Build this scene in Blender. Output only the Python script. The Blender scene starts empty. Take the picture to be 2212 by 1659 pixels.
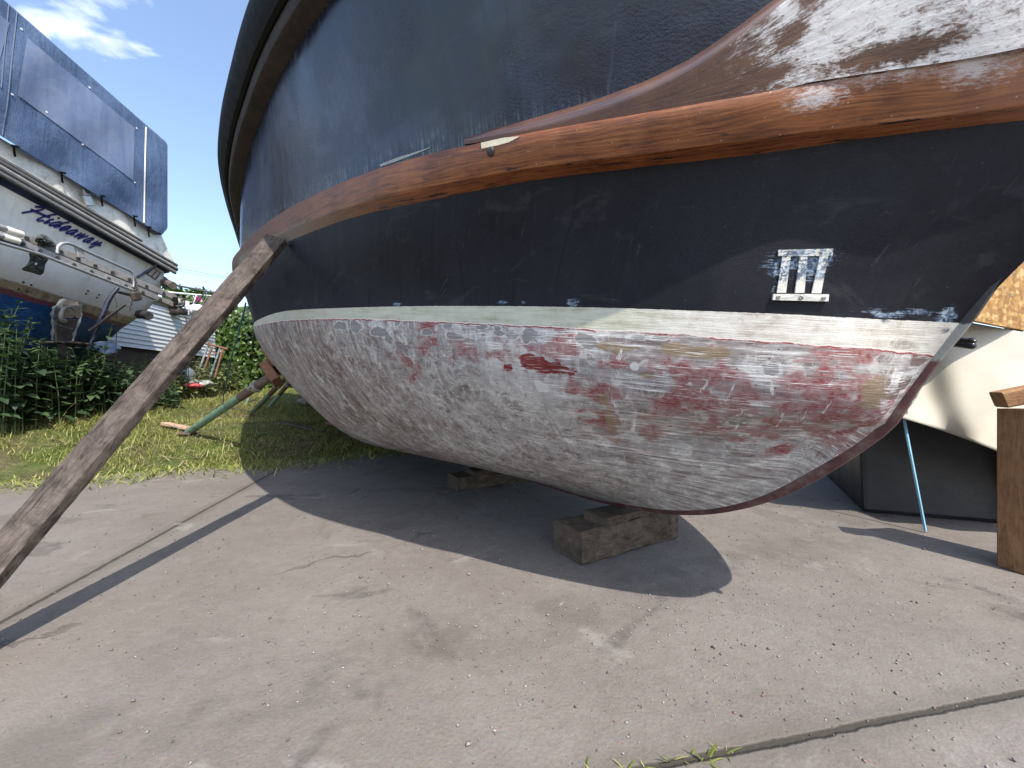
import bpy, math, random
import numpy as np
from mathutils import Vector, Matrix
from mathutils.bvhtree import BVHTree
R = math.radians
rng = np.random.default_rng(7)
random.seed(7)
scn = bpy.context.scene
COL = scn.collection

# ------------------------------------------------------------------ camera, world, sun, exposure
CAM_H = 0.65
FX = 864.0                      # focal length in the units of the 2212-wide survey grid
cam_d = bpy.data.cameras.new("camera")
cam = bpy.data.objects.new("camera", cam_d)
COL.objects.link(cam)
cam.location = (0, 0, CAM_H)
cam.rotation_euler = (R(90), 0, 0)
cam_d.sensor_width = 36.0
cam_d.lens = 36.0 * FX / 2212.0
cam_d.clip_start = 0.02
cam_d.clip_end = 2000
scn.camera = cam

SUN_ELEV, SUN_AZ = 54.0, 150.0   # azimuth clockwise from +Y; the sun stands behind the camera
sun_dir = Vector((math.sin(R(SUN_AZ)) * math.cos(R(SUN_ELEV)), math.cos(R(SUN_AZ)) * math.cos(R(SUN_ELEV)), math.sin(R(SUN_ELEV))))
sd = bpy.data.lights.new("sun", 'SUN')
sd.energy = 3.1
sd.angle = R(0.5)
sd.color = (1.0, 0.93, 0.82)
so = bpy.data.objects.new("sun", sd)
COL.objects.link(so)
so.rotation_euler = sun_dir.to_track_quat('Z', 'Y').to_euler()

w = bpy.data.worlds.new("World")
scn.world = w
w.use_nodes = True
wt = w.node_tree
for n in list(wt.nodes):
    wt.nodes.remove(n)
wn, wl = wt.nodes, wt.links
sky = wn.new('ShaderNodeTexSky')
sky.sky_type = 'NISHITA'
sky.sun_disc = False
sky.sun_elevation = R(SUN_ELEV)
sky.sun_rotation = R(SUN_AZ)
sky.air_density = 1.0
sky.dust_density = 1.6
sky.ozone_density = 1.6
tc = wn.new('ShaderNodeTexCoord')
mp = wn.new('ShaderNodeMapping')
mp.inputs['Rotation'].default_value = (R(20), R(-42), R(10))
mp.inputs['Scale'].default_value = (4.0, 7.0, 9.5)
cn = wn.new('ShaderNodeTexNoise')
cn.inputs['Scale'].default_value = 1.5
cn.inputs['Detail'].default_value = 7
cn.inputs['Roughness'].default_value = 0.5
cn.inputs['Distortion'].default_value = 0.4
# a bank of wisps stands high in the north-west; elsewhere the sky is nearly clear
cdot = wn.new('ShaderNodeVectorMath'); cdot.operation = 'DOT_PRODUCT'
cdot.inputs[1].default_value = Vector((-1.05, 1.0, 0.96)).normalized()
cmk = wn.new('ShaderNodeMapRange'); cmk.interpolation_type = 'SMOOTHSTEP'
cmk.inputs['From Min'].default_value = 0.984; cmk.inputs['From Max'].default_value = 0.9985
cmk.inputs['To Min'].default_value = -0.12; cmk.inputs['To Max'].default_value = 0.085
cad = wn.new('ShaderNodeMath'); cad.operation = 'ADD'
cr = wn.new('ShaderNodeValToRGB')
cr.color_ramp.elements[0].position = 0.62
cr.color_ramp.elements[1].position = 0.80
cmx = wn.new('ShaderNodeMix')
cmx.data_type = 'RGBA'
hsv = wn.new('ShaderNodeHueSaturation')
hsv.inputs['Saturation'].default_value = 0.97
bg = wn.new('ShaderNodeBackground')
bg.inputs['Strength'].default_value = 0.15
wo = wn.new('ShaderNodeOutputWorld')
wl.new(tc.outputs['Generated'], mp.inputs['Vector'])
wl.new(mp.outputs['Vector'], cn.inputs['Vector'])
wl.new(tc.outputs['Generated'], cdot.inputs[0])
wl.new(cdot.outputs['Value'], cmk.inputs['Value'])
wl.new(cn.outputs['Fac'], cad.inputs[0])
wl.new(cmk.outputs['Result'], cad.inputs[1])
wl.new(cad.outputs[0], cr.inputs['Fac'])
wl.new(sky.outputs['Color'], hsv.inputs['Color'])
wl.new(hsv.outputs['Color'], cmx.inputs[6])
wl.new(cr.outputs['Color'], cmx.inputs[0])
cmx.inputs[7].default_value = (4.6, 4.9, 5.3, 1)
wl.new(cmx.outputs[2], bg.inputs['Color'])
wl.new(bg.outputs['Background'], wo.inputs['Surface'])

scn.view_settings.view_transform = 'Standard'
scn.view_settings.look = 'None'
scn.view_settings.exposure = 1.2
scn.view_settings.gamma = 1.0

# ------------------------------------------------------------------ helpers
def P(x, y, d):
    """surveyed sight line (x, y) at depth d -> world point"""
    return np.array([(x - 1106.0) / FX * d, d, CAM_H + (830.0 - y) / FX * d])

def PX(x, y, X):
    """surveyed sight line met with the plane at world X"""
    return P(x, y, X * FX / (x - 1106.0))

def tag(o, label=None, cat=None, group=None, kind=None):
    if label: o['label'] = label
    if cat: o['category'] = cat
    if group: o['group'] = group
    if kind: o['kind'] = kind
    return o

def empty(name, loc, label, cat, group=None):
    o = bpy.data.objects.new(name, None)
    o.empty_display_size = 0.1
    COL.objects.link(o)
    o.location = loc
    return tag(o, label, cat, group)

def link(name, me, parent=None, mat=None, smooth=False, loc=None):
    o = bpy.data.objects.new(name, me)
    COL.objects.link(o)
    if mat is not None:
        me.materials.append(mat)
    if smooth:
        me.polygons.foreach_set('use_smooth', [True] * len(me.polygons))
    if parent is not None:
        o.parent = parent
        if parent.type == 'EMPTY' or parent.parent is not None or True:
            # geometry is authored in world coordinates: undo the parent's offset
            q = parent
            off = Vector((0, 0, 0))
            while q is not None:
                off += q.location
                q = q.parent
            o.location = -off if loc is None else Vector(loc) - off
    elif loc is not None:
        o.location = loc
    return o

def mesh_np(name, verts, faces):
    """verts (n,3), faces (m,k) int array"""
    me = bpy.data.meshes.new(name)
    verts = np.asarray(verts, dtype=np.float32)
    faces = np.asarray(faces, dtype=np.int32)
    k = faces.shape[1]
    me.vertices.add(len(verts))
    me.vertices.foreach_set('co', verts.ravel())
    me.loops.add(faces.size)
    me.loops.foreach_set('vertex_index', faces.ravel())
    me.polygons.add(len(faces))
    me.polygons.foreach_set('loop_start', np.arange(0, faces.size, k, dtype=np.int32))
    me.polygons.foreach_set('loop_total', np.full(len(faces), k, dtype=np.int32))
    me.update(calc_edges=True)
    me.validate()
    return me

def set_attr(me, name, vals):
    a = me.attributes.new(name, 'FLOAT', 'POINT')
    a.data.foreach_set('value', np.asarray(vals, dtype=np.float32).ravel())

def grid_faces(nr, nc, wrap=False, flip=False):
    i, j = np.meshgrid(np.arange(nr - 1), np.arange(nc if wrap else nc - 1), indexing='ij')
    j2 = (j + 1) % nc
    a, b, c, d = i * nc + j, i * nc + j2, (i + 1) * nc + j2, (i + 1) * nc + j
    f = np.stack([a, b, c, d] if not flip else [a, d, c, b], -1).reshape(-1, 4)
    return f

def set_uv(me, uv):
    """uv per vertex"""
    l = me.uv_layers.new(name='UVMap')
    vi = np.empty(len(me.loops), dtype=np.int32)
    me.loops.foreach_get('vertex_index', vi)
    l.data.foreach_set('uv', np.asarray(uv, dtype=np.float32)[vi].ravel())

def grid_mesh(name, pts, wrap=False, flip=False):
    """pts (nr,nc,3) -> mesh with a metric UV map (u along columns, v along rows)"""
    pts = np.asarray(pts, dtype=float)
    nr, nc, _ = pts.shape
    me = mesh_np(name, pts.reshape(-1, 3), grid_faces(nr, nc, wrap, flip))
    du = np.linalg.norm(np.diff(pts, axis=1), axis=2).mean(0)
    dv = np.linalg.norm(np.diff(pts, axis=0), axis=2).mean(1)
    u = np.concatenate([[0], np.cumsum(du)])
    v = np.concatenate([[0], np.cumsum(dv)])
    uv = np.stack(np.meshgrid(u, v), -1).reshape(-1, 2)
    set_uv(me, uv)
    return me

class MB:
    """collects shapes into ONE mesh"""
    def __init__(s):
        s.v = []; s.f = []
    def add(s, v, f):
        o = len(s.v)
        s.v += [tuple(map(float, p)) for p in v]
        s.f += [tuple(i + o for i in q) for q in f]
        return s
    def hexa(s, b, t):
        """4 bottom points, 4 top points, same turn"""
        return s.add(list(b) + list(t), [(3, 2, 1, 0), (4, 5, 6, 7), (0, 1, 5, 4), (1, 2, 6, 5), (2, 3, 7, 6), (3, 0, 4, 7)])
    def box(s, c, size, rot=None, bev=0.0):
        hx, hy, hz = [q / 2 for q in size]
        M = rot if rot is not None else Matrix.Identity(3)
        c = Vector(c)
        if bev <= 0:
            pts = [c + M @ Vector((x * hx, y * hy, z * hz)) for z in (-1, 1) for x, y in ((-1, -1), (1, -1), (1, 1), (-1, 1))]
            return s.hexa(pts[:4], pts[4:])
        # chamfered box: rings
        rings = []
        for z, k in ((-hz, bev), (-hz + bev, 0), (hz - bev, 0), (hz, bev)):
            x, y = hx - k, hy - k
            q = bev if k == 0 else bev * 0.4
            rings.append([(x - q, -y), (x, -y + q), (x, y - q), (x - q, y), (-x + q, y), (-x, y - q), (-x, -y + q), (-x + q, -y)])
            rings[-1] = [c + M @ Vector((a, b, z)) for a, b in rings[-1]]
        v = [p for r in rings for p in r]
        f = []
        for i in range(3):
            for j in range(8):
                f.append((i * 8 + j, i * 8 + (j + 1) % 8, (i + 1) * 8 + (j + 1) % 8, (i + 1) * 8 + j))
        f.append(tuple(range(7, -1, -1)))
        f.append(tuple(range(24, 32)))
        return s.add(v, f)
    def tube(s, pts, r, n=10, caps=True):
        pts = [Vector(p) for p in pts]
        rs = r if hasattr(r, '__len__') else [r] * len(pts)
        rings = []
        up = None
        for i, p in enumerate(pts):
            d = (pts[min(i + 1, len(pts) - 1)] - pts[max(i - 1, 0)])
            if d.length < 1e-9: d = Vector((0, 0, 1))
            d.normalize()
            if up is None:
                up = Vector((0, 0, 1)) if abs(d.z) < 0.9 else Vector((1, 0, 0))
            a = up - d * up.dot(d)
            if a.length < 1e-6: a = d.orthogonal()
            a.normalize()
            b = d.cross(a)
            up = a
            rings.append([p + (a * math.cos(2 * math.pi * k / n) + b * math.sin(2 * math.pi * k / n)) * rs[i] for k in range(n)])
        v = [p for q in rings for p in q]
        f = []
        for i in range(len(pts) - 1):
            for k in range(n):
                f.append((i * n + k, i * n + (k + 1) % n, (i + 1) * n + (k + 1) % n, (i + 1) * n + k))
        if caps:
            f.append(tuple(range(n - 1, -1, -1)))
            f.append(tuple(range((len(pts) - 1) * n, len(pts) * n)))
        return s.add(v, f)
    def prism(s, front, depth):
        """polygon points (list of Vectors), extruded by vector depth"""
        n = len(front)
        d = Vector(depth)
        v = [Vector(p) for p in front] + [Vector(p) + d for p in front]
        f = [tuple(range(n)), tuple(range(2 * n - 1, n - 1, -1))]
        for k in range(n):
            f.append((k, n + k, n + (k + 1) % n, (k + 1) % n))
        return s.add(v, f)
    def mesh(s, name):
        me = bpy.data.meshes.new(name)
        me.from_pydata(s.v, [], s.f)
        me.update()
        import bmesh
        bm = bmesh.new(); bm.from_mesh(me)
        bmesh.ops.recalc_face_normals(bm, faces=bm.faces)
        bm.to_mesh(me); bm.free()
        return me
    def build(s, name, mat, parent=None, smooth=False, bevel=0.0):
        o = link(name, s.mesh(name), parent, mat, smooth)
        if smooth:
            smooth_by_angle(o.data, 50)
        if bevel > 0:
            m = o.modifiers.new('bevel', 'BEVEL'); m.width = bevel; m.segments = 2; m.limit_method = 'ANGLE'
        return o

def smooth_by_angle(me, deg):
    me.polygons.foreach_set('use_smooth', [True] * len(me.polygons))
    import bmesh
    bm = bmesh.new(); bm.from_mesh(me)
    for e in bm.edges:
        e.smooth = not (len(e.link_faces) == 2 and e.calc_face_angle(0) > R(deg))
    bm.to_mesh(me); bm.free()

def cr_spline(ys, n, ts=None):
    """Catmull-Rom through ys (k,dim) at parameters ts (default 0..k-1), sampled at n evenly spaced parameters"""
    ys = np.asarray(ys, float)
    k = len(ys)
    ts = np.arange(k, dtype=float) if ts is None else np.asarray(ts, float)
    q = n if hasattr(n, '__len__') else np.linspace(ts[0], ts[-1], n)
    q = np.asarray(q, float)
    m = np.empty_like(ys)
    h = np.diff(ts)
    dl = np.diff(ys, axis=0) / h[:, None]
    m[0], m[-1] = dl[0], dl[-1]
    m[1:-1] = (dl[:-1] * h[1:, None] + dl[1:] * h[:-1, None]) / (h[1:] + h[:-1])[:, None]
    i = np.clip(np.searchsorted(ts, q, side='right') - 1, 0, k - 2)
    hh = h[i][:, None]
    u = ((q - ts[i]) / h[i])[:, None]
    return ((2 * u**3 - 3 * u**2 + 1) * ys[i] + (u**3 - 2 * u**2 + u) * hh * m[i]
            + (-2 * u**3 + 3 * u**2) * ys[i + 1] + (u**3 - u**2) * hh * m[i + 1])

# ------------------------------------------------------------------ material nodes
class G:
    def __init__(s, name):
        s.m = bpy.data.materials.new(name)
        s.m.use_nodes = True
        s.t = s.m.node_tree
        s.t.nodes.clear()
        s._tc = None
    def n(s, t): return s.t.nodes.new(t)
    def put(s, sock, v):
        if v is None: return
        if isinstance(v, bpy.types.NodeSocket): s.t.links.new(v, sock)
        elif sock.type == 'RGBA' and hasattr(v, '__len__') and len(v) == 3: sock.default_value = (*v, 1)
        elif sock.type == 'RGBA' and not hasattr(v, '__len__'): sock.default_value = (v, v, v, 1)
        else: sock.default_value = v
    def co(s, k='Object'):
        if s._tc is None: s._tc = s.n('ShaderNodeTexCoord')
        return s._tc.outputs[k]
    def map(s, vec, scale=(1, 1, 1), rot=(0, 0, 0), loc=(0, 0, 0)):
        n = s.n('ShaderNodeMapping')
        s.put(n.inputs['Vector'], vec)
        n.inputs['Scale'].default_value = scale
        n.inputs['Rotation'].default_value = rot
        n.inputs['Location'].default_value = loc
        return n.outputs[0]
    def noise(s, scale, detail=4, rough=0.5, vec=None, dist=0.0, col=False):
        n = s.n('ShaderNodeTexNoise')
        s.put(n.inputs['Vector'], vec if vec is not None else s.co())
        n.inputs['Scale'].default_value = scale
        n.inputs['Detail'].default_value = detail
        n.inputs['Roughness'].default_value = rough
        n.inputs['Distortion'].default_value = dist
        return n.outputs['Color' if col else 'Fac']
    def voro(s, scale, vec=None, feature='F1', out='Distance'):
        n = s.n('ShaderNodeTexVoronoi')
        n.feature = feature
        s.put(n.inputs['Vector'], vec if vec is not None else s.co())
        n.inputs['Scale'].default_value = scale
        return n.outputs[out]
    def math(s, op, a, b=None, c=None, clamp=False):
        n = s.n('ShaderNodeMath'); n.operation = op; n.use_clamp = clamp
        s.put(n.inputs[0], a); s.put(n.inputs[1], b)
        if c is not None: s.put(n.inputs[2], c)
        return n.outputs[0]
    def add(s, a, b): return s.math('ADD', a, b)
    def mul(s, a, b): return s.math('MULTIPLY', a, b)
    def step(s, v, lo, hi):
        n = s.n('ShaderNodeMapRange'); n.interpolation_type = 'SMOOTHSTEP'
        s.put(n.inputs['Value'], v)
        n.inputs['From Min'].default_value = lo; n.inputs['From Max'].default_value = hi
        return n.outputs['Result']
    def lin(s, v, lo, hi, a=0.0, b=1.0):
        n = s.n('ShaderNodeMapRange')
        s.put(n.inputs['Value'], v)
        n.inputs['From Min'].default_value = lo; n.inputs['From Max'].default_value = hi
        n.inputs['To Min'].default_value = a; n.inputs['To Max'].default_value = b
        return n.outputs['Result']
    def mix(s, f, a, b, blend='MIX'):
        n = s.n('ShaderNodeMix'); n.data_type = 'RGBA'; n.blend_type = blend
        s.put(n.inputs[0], f); s.put(n.inputs[6], a); s.put(n.inputs[7], b)
        return n.outputs[2]
    def ramp(s, f, stops):
        n = s.n('ShaderNodeValToRGB')
        s.put(n.inputs['Fac'], f)
        e = n.color_ramp.elements
        while len(e) < len(stops): e.new(0.5)
        for q, (p, c) in zip(e, stops):
            q.position = p
            q.color = (*c, 1) if hasattr(c, '__len__') else (c, c, c, 1)
        return n.outputs['Color']
    def attr(s, name, out='Fac'):
        n = s.n('ShaderNodeAttribute'); n.attribute_name = name
        return n.outputs[out]
    def sep(s, v):
        n = s.n('ShaderNodeSeparateXYZ'); s.put(n.inputs[0], v)
        return n.outputs
    def comb(s, x, y, z=0.0):
        n = s.n('ShaderNodeCombineXYZ'); s.put(n.inputs[0], x); s.put(n.inputs[1], y); s.put(n.inputs[2], z)
        return n.outputs[0]
    def bump(s, h, strength=0.5, dist=0.01, normal=None):
        n = s.n('ShaderNodeBump')
        n.inputs['Strength'].default_value = strength
        n.inputs['Distance'].default_value = dist
        s.put(n.inputs['Height'], h)
        if normal is not None: s.put(n.inputs['Normal'], normal)
        return n.outputs[0]
    def out(s, base, rough=0.6, metal=0.0, normal=None, spec=0.5, trans=0.0, coat=0.0, coat_rough=0.1, alpha=None, sheen=0.0):
        b = s.n('ShaderNodeBsdfPrincipled')
        s.put(b.inputs['Base Color'], base); s.put(b.inputs['Roughness'], rough); s.put(b.inputs['Metallic'], metal)
        s.put(b.inputs['Specular IOR Level'], spec)
        if normal is not None: s.put(b.inputs['Normal'], normal)
        if not isinstance(coat, float) or coat > 0: b.inputs['Coat IOR'].default_value = 1.7; s.put(b.inputs['Coat Weight'], coat); s.put(b.inputs['Coat Roughness'], coat_rough)
        if sheen: s.put(b.inputs['Sheen Weight'], sheen)
        if alpha is not None: s.put(b.inputs['Alpha'], alpha)
        o = s.n('ShaderNodeOutputMaterial')
        if trans:
            t = s.n('ShaderNodeBsdfTranslucent'); s.put(t.inputs['Color'], base)
            mx = s.n('ShaderNodeMixShader'); mx.inputs[0].default_value = trans
            s.t.links.new(b.outputs[0], mx.inputs[1]); s.t.links.new(t.outputs[0], mx.inputs[2])
            s.t.links.new(mx.outputs[0], o.inputs['Surface'])
        else:
            s.t.links.new(b.outputs[0], o.inputs['Surface'])
        return s.m
# ------------------------------------------------------------------ hull surface (all curves in metres, bow to the right)
DV = np.array([-0.5, 0.866])                    # direction of the keel, bow to stern
STEM0 = P(2086, 699, 0.80)                      # stem at the top of the boot stripe
def stem_at(x, y):
    """point of the stem seen along the sight line (x, y): lies in the keel plane"""
    r = (x - 1106.0) / FX
    k = (r * STEM0[1] - STEM0[0]) / (DV[0] - r * DV[1])
    return P(x, y, STEM0[1] + DV[1] * k)
def centre(k, z):
    return np.array([STEM0[0] + DV[0] * k, STEM0[1] + DV[1] * k, CAM_H + z])

def trace(pts, xs):
    """pts: (x, y) polyline traced on the survey, sampled at xs"""
    pts = sorted(pts)
    return np.interp(xs, [p[0] for p in pts], [p[1] for p in pts])

def tail(p, z_end, narrow):
    """carry a level curve on from the shoulder to the stern (behind, unseen in the survey)"""
    out = []
    q = np.array(p, float)
    z0 = q[2]
    legs = [(0.45, (-0.545, 0.838)), (0.7, (-0.515, 0.857)), (1.3, (-0.5, 0.866)), (1.2, (-0.40, 0.917)), (0.9, (-0.26, 0.966))]
    tot = sum(l for l, _ in legs); run = 0
    for l, d in legs:
        run += l
        q = q + np.array([d[0] * l * 1.0, d[1] * l, 0])
        q = q + np.array([0.866, 0.5, 0]) * narrow * l / tot
        q[2] = z0 + (z_end - z0) * run / tot
        out.append(q.copy())
    return out

XS_ST = [1900, 1700, 1500, 1300, 1100, 900, 750, 650, 600, 565, 549]
D_ST = [0.80, 0.825, 0.88, 0.965, 1.085, 1.25, 1.44, 1.68, 1.89, 2.16, 2.41]
T_TOP = [(549, 698.5), (565, 688), (598, 676), (640, 670), (702, 666.6), (841, 663), (945, 661), (1100, 662), (1262, 664), (1475, 671), (1653, 677), (1755, 683), (1865, 689), (2014, 694.5), (2086, 699)]
T_BOT = [(549, 707), (565, 701), (598, 695), (640, 691), (702, 688), (841, 691.6), (1014, 696), (1262, 712), (1475, 723), (1594, 732), (1743, 744), (1865, 751), (1908, 755), (2029, 767.5)]
XS_SK = [2180, 1900, 1620, 1370, 1130, 900, 750, 640, 580, 540, 519]
D_SK = [0.68, 0.73, 0.785, 0.862, 0.965, 1.13, 1.32, 1.575, 1.82, 2.12, 2.36]
T_SKB = [(519, 575), (540, 562), (580, 542), (611, 526), (637, 516), (723, 483), (812, 453), (935, 433), (987, 414), (1097, 400), (1136, 393), (1285, 372), (1434, 357), (1646, 332), (1811, 307), (1994, 284), (2212, 260), (2480, 229)]
T_SKC = [(519, 556), (540, 541), (580, 520), (617, 502), (670, 474), (723, 456), (802, 436), (918, 405), (987, 386), (1097, 370), (1285, 348), (1434, 326), (1536, 308), (1646, 300), (1811, 278), (2055, 250), (2212, 226), (2480, 190)]
T_SKT = [(519, 538), (525, 529), (548, 502.5), (588, 473), (637, 443), (710, 407), (802, 367), (935, 331), (1021, 307), (1151, 287), (1315, 257), (1493, 228), (1646, 201), (1728, 180), (1964, 143.6), (2212, 101), (2480, 56)]

def level(stem_pt, xs, ds, tr, z_end, narrow):
    ys = trace(tr, xs)
    pts = [stem_pt] + [P(x, y, d) for x, y, d in zip(xs, ys, ds)]
    return np.array(pts + tail(pts[-1], z_end, narrow))

c_top = level(STEM0, XS_ST, D_ST, T_TOP, CAM_H + 0.52, 0.05)
c_bot = level(stem_at(2029.5, 767.5), XS_ST, np.array(D_ST) + 0.006, T_BOT, CAM_H + 0.46, 0.06)
c_skb = level(stem_at(2480, 229), XS_SK, D_SK, T_SKB, CAM_H + 1.0, 0.0)
c_skt = level(stem_at(2490, 56), XS_SK, np.array(D_SK) - 0.03, T_SKT, CAM_H + 1.12, 0.0)
XS_LO = [1780, 1640, 1500, 1340, 1180, 1030, 915, 835, 790, 758, 745]
Y_LO = [946, 957, 962, 963, 962, 958, 952, 946, 941, 937, 936]
D_LO = [0.96, 1.00, 1.065, 1.17, 1.31, 1.52, 1.73, 1.96, 2.12, 2.28, 2.46]
p_lo = [stem_at(1910, 932)] + [P(x, y, d) for x, y, d in zip(XS_LO, Y_LO, D_LO)]
c_lo = np.array(p_lo + tail(p_lo[-1], CAM_H - 0.10, 0.15))
KK = [0.26, 0.36, 0.46, 0.57, 0.70, 0.86, 1.06, 1.32, 1.65, 1.95, 2.25, 2.60, 3.05, 3.75, 5.0, 6.0, 6.7]
ZK = [-0.24, -0.315, -0.37, -0.415, -0.45, -0.475, -0.50, -0.515, -0.525, -0.53, -0.53, -0.53, -0.53, -0.52, -0.48, -0.40, -0.30]
c_keel = np.array([centre(k, z) for k, z in zip(KK, ZK)])
RAIL = [(1.08, 0.47, 1.16), (0.87, 0.49, 1.14), (0.64, 0.525, 1.12), (0.41, 0.575, 1.10), (0.17, 0.66, 1.09), (-0.07, 0.79, 1.075), (-0.36, 0.99, 1.06),
        (-0.592, 1.19, 1.075), (-0.80, 1.385, 1.075), (-1.00, 1.60, 1.075), (-1.235, 1.87, 1.075), (-1.505, 2.22, 1.08)]
p_rail = [np.array([x, y, CAM_H + z]) for x, y, z in RAIL]
c_rail = np.array(p_rail + tail(p_rail[-1], CAM_H + 1.35, 0.0))
CURVES = [c_keel, c_lo, c_bot, c_top, c_skb, c_skt, c_rail]

NS = 600
# stations: dense on the seen bow (0..11), sparse on the run aft (11..16)
q_s = np.concatenate([np.linspace(0, 11, NS - 40, endpoint=False), np.linspace(11, 16, 40)])
lev = np.stack([cr_spline(c, q_s) for c in CURVES])                # (7, NS, 3)
q_t = np.concatenate([np.linspace(0, 1, 50, endpoint=False), np.linspace(1, 2, 130, endpoint=False), np.linspace(2, 3, 24, endpoint=False),
                      np.linspace(3, 4, 90, endpoint=False), np.linspace(4, 5, 24, endpoint=False), np.linspace(5, 6, 72)])
NT = len(q_t)
gap = np.linalg.norm(np.diff(lev, axis=0), axis=2).mean(1)
kn = np.concatenate([[0], np.cumsum(gap)])
qk = np.interp(q_t, np.arange(7), kn)
HS = np.stack([cr_spline(lev[:, j], qk, kn) for j in range(NS)], axis=1)     # (NT, NS, 3)
# hull coordinates: a = metres aft of the stem along the stripe, g = metres of girth above the stripe's top edge
a_line = np.concatenate([[0], np.cumsum(np.linalg.norm(np.diff(lev[3], axis=0), axis=1))])
g_cum = np.concatenate([np.zeros((1, NS)), np.cumsum(np.linalg.norm(np.diff(HS, axis=0), axis=2), axis=0)])
i3 = int(np.argmin(abs(q_t - 3)))
H_G = g_cum - g_cum[i3:i3 + 1]
H_A = np.repeat(a_line[None], NT, 0)
H_T = np.repeat(q_t[:, None], NS, 1)
hull_faces = grid_faces(NT, NS)
hull_bvh = BVHTree.FromPolygons([tuple(p) for p in HS.reshape(-1, 3)], [tuple(map(int, f)) for f in hull_faces])
CAMV = Vector((0, 0, CAM_H))
def hit(x, y):
    """where the sight line (x, y) meets the hull, with the outward normal"""
    d = Vector(P(x, y, 1.0)) - CAMV
    p, n, i, _ = hull_bvh.ray_cast(CAMV, d.normalized())
    if p is None: return None, None
    if n.dot(d) > 0: n = -n
    return p, n
def hull_pt(sv, tv):
    j = np.interp(sv, q_s, np.arange(NS)); i = np.interp(tv, q_t, np.arange(NT))
    i0, j0 = min(int(i), NT - 2), min(int(j), NS - 2); fi, fj = i - i0, j - j0
    return (HS[i0, j0] * (1 - fi) * (1 - fj) + HS[i0 + 1, j0] * fi * (1 - fj) + HS[i0, j0 + 1] * (1 - fi) * fj + HS[i0 + 1, j0 + 1] * fi * fj)
# ------------------------------------------------------------------ paint history of the hull, and reflections painted on its topsides: patches in hull coordinates (a, g, half length, half height)
RED = [(0.868,-0.165,0.079,0.024),(1.0,-0.17,0.015,0.013)]
PINK = [(0.858,-0.111,0.096,0.03),(1.257,-0.053,0.065,0.011),(1.264,-0.095,0.027,0.021),(0.608,-0.103,0.034,0.028),(0.487,-0.128,0.059,0.028),(0.448,-0.228,0.073,0.093),(0.317,-0.23,0.064,0.075),(0.266,-0.131,0.065,0.035),(0.236,-0.073,0.042,0.013),(0.24,-0.174,0.057,0.093),(0.739,-0.296,0.034,0.066),(0.293,-0.251,0.201,0.07),(0.569,-0.27,0.054,0.086),(0.357,-0.149,0.067,0.032),(0.186,-0.192,0.042,0.05),(0.0,-0.088,0.01,0.011),(0.007,-0.145,0.024,0.017),(1.018,-0.137,0.046,0.031),(1.393,-0.181,0.048,0.036),(1.155,-0.132,0.027,0.019)]
GREY = [(1.075,-0.06,0.023,0.008),(1.161,-0.089,0.027,0.01),(0.909,-0.075,0.035,0.018),(0.752,-0.079,0.039,0.021),(1.346,-0.059,0.014,0.013),(1.407,-0.047,0.014,0.01),(1.278,-0.076,0.02,0.01),(1.182,-0.058,0.017,0.008),(1.018,-0.061,0.012,0.006),(1.068,-0.083,0.013,0.01),(1.018,-0.076,0.018,0.006),(1.629,-0.057,0.039,0.018),(1.747,-0.06,0.046,0.016),(0.648,-0.063,0.016,0.006),(0.596,-0.062,0.023,0.006),(0.371,-0.111,0.017,0.015),(0.122,-0.051,0.041,0.01),(1.503,-0.078,0.035,0.017),(1.462,-0.11,0.017,0.02),(0.97,-0.081,0.014,0.008),(0.685,-0.043,0.017,0.007)]
TAN = [(0.69,-0.08,0.026,0.014),(0.55,-0.087,0.03,0.012),(0.491,-0.091,0.045,0.012),(0.041,-0.056,0.019,0.009),(0.044,-0.082,0.039,0.011),(0.058,-0.12,0.061,0.02),(0.166,-0.158,0.035,0.026),(0.099,-0.155,0.042,0.012),(0.73,-0.325,0.014,0.05),(0.631,-0.152,0.016,0.008)]
PALE = [(0.894,-0.227,0.024,0.021),(0.648,-0.133,0.01,0.012)]
SCUFF = [(0.34,0.098,0.052,0.026),(0.384,0.081,0.012,0.01),(0.377,0.049,0.005,0.014),(1.006,0.007,0.021,0.004),(0.931,0.007,0.008,0.004),(0.794,0.012,0.021,0.011),(0.122,0.013,0.059,0.009),(0.044,0.01,0.017,0.018),(0.694,0.02,0.017,0.006),(1.407,0.006,0.014,0.003)]
BLUE = [(0.031,-0.02,0.01,0.01),(0.153,0.0,0.01,0.007)]
HAZE_SHEEN = [(0.948,0.558,0.05,0.127),(1.03,0.66,0.043,0.045),(1.839,0.696,0.089,0.139),(2.366,0.558,0.104,0.123),(0.604,0.54,0.025,0.02),(1.594,0.623,0.128,0.108),(1.305,0.467,0.185,0.043),(2.047,0.704,0.09,0.058),(2.801,0.51,0.174,0.13)]  # pale topside patches: dusty streaks, with dappled reflections painted in as colour
SCR = [(0.48,-0.134,0.509,-0.189,0.0093),(0.431,-0.143,0.455,-0.205,0.0091),(0.418,-0.217,0.418,-0.307,0.0094),(0.34,-0.178,0.33,-0.283,0.008),(0.29,-0.201,0.3,-0.288,0.009),(0.253,-0.161,0.26,-0.208,0.0068),(0.253,-0.11,0.266,-0.141,0.0095),(0.673,-0.084,0.681,-0.115,0.0132),(0.374,-0.119,0.364,-0.169,0.0098),(0.716,-0.192,0.703,-0.266,0.0105),(0.648,-0.256,0.673,-0.367,0.0141)]
HSTR = [(0.739,0.619,0.776,0.458,0.0125)]
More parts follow.
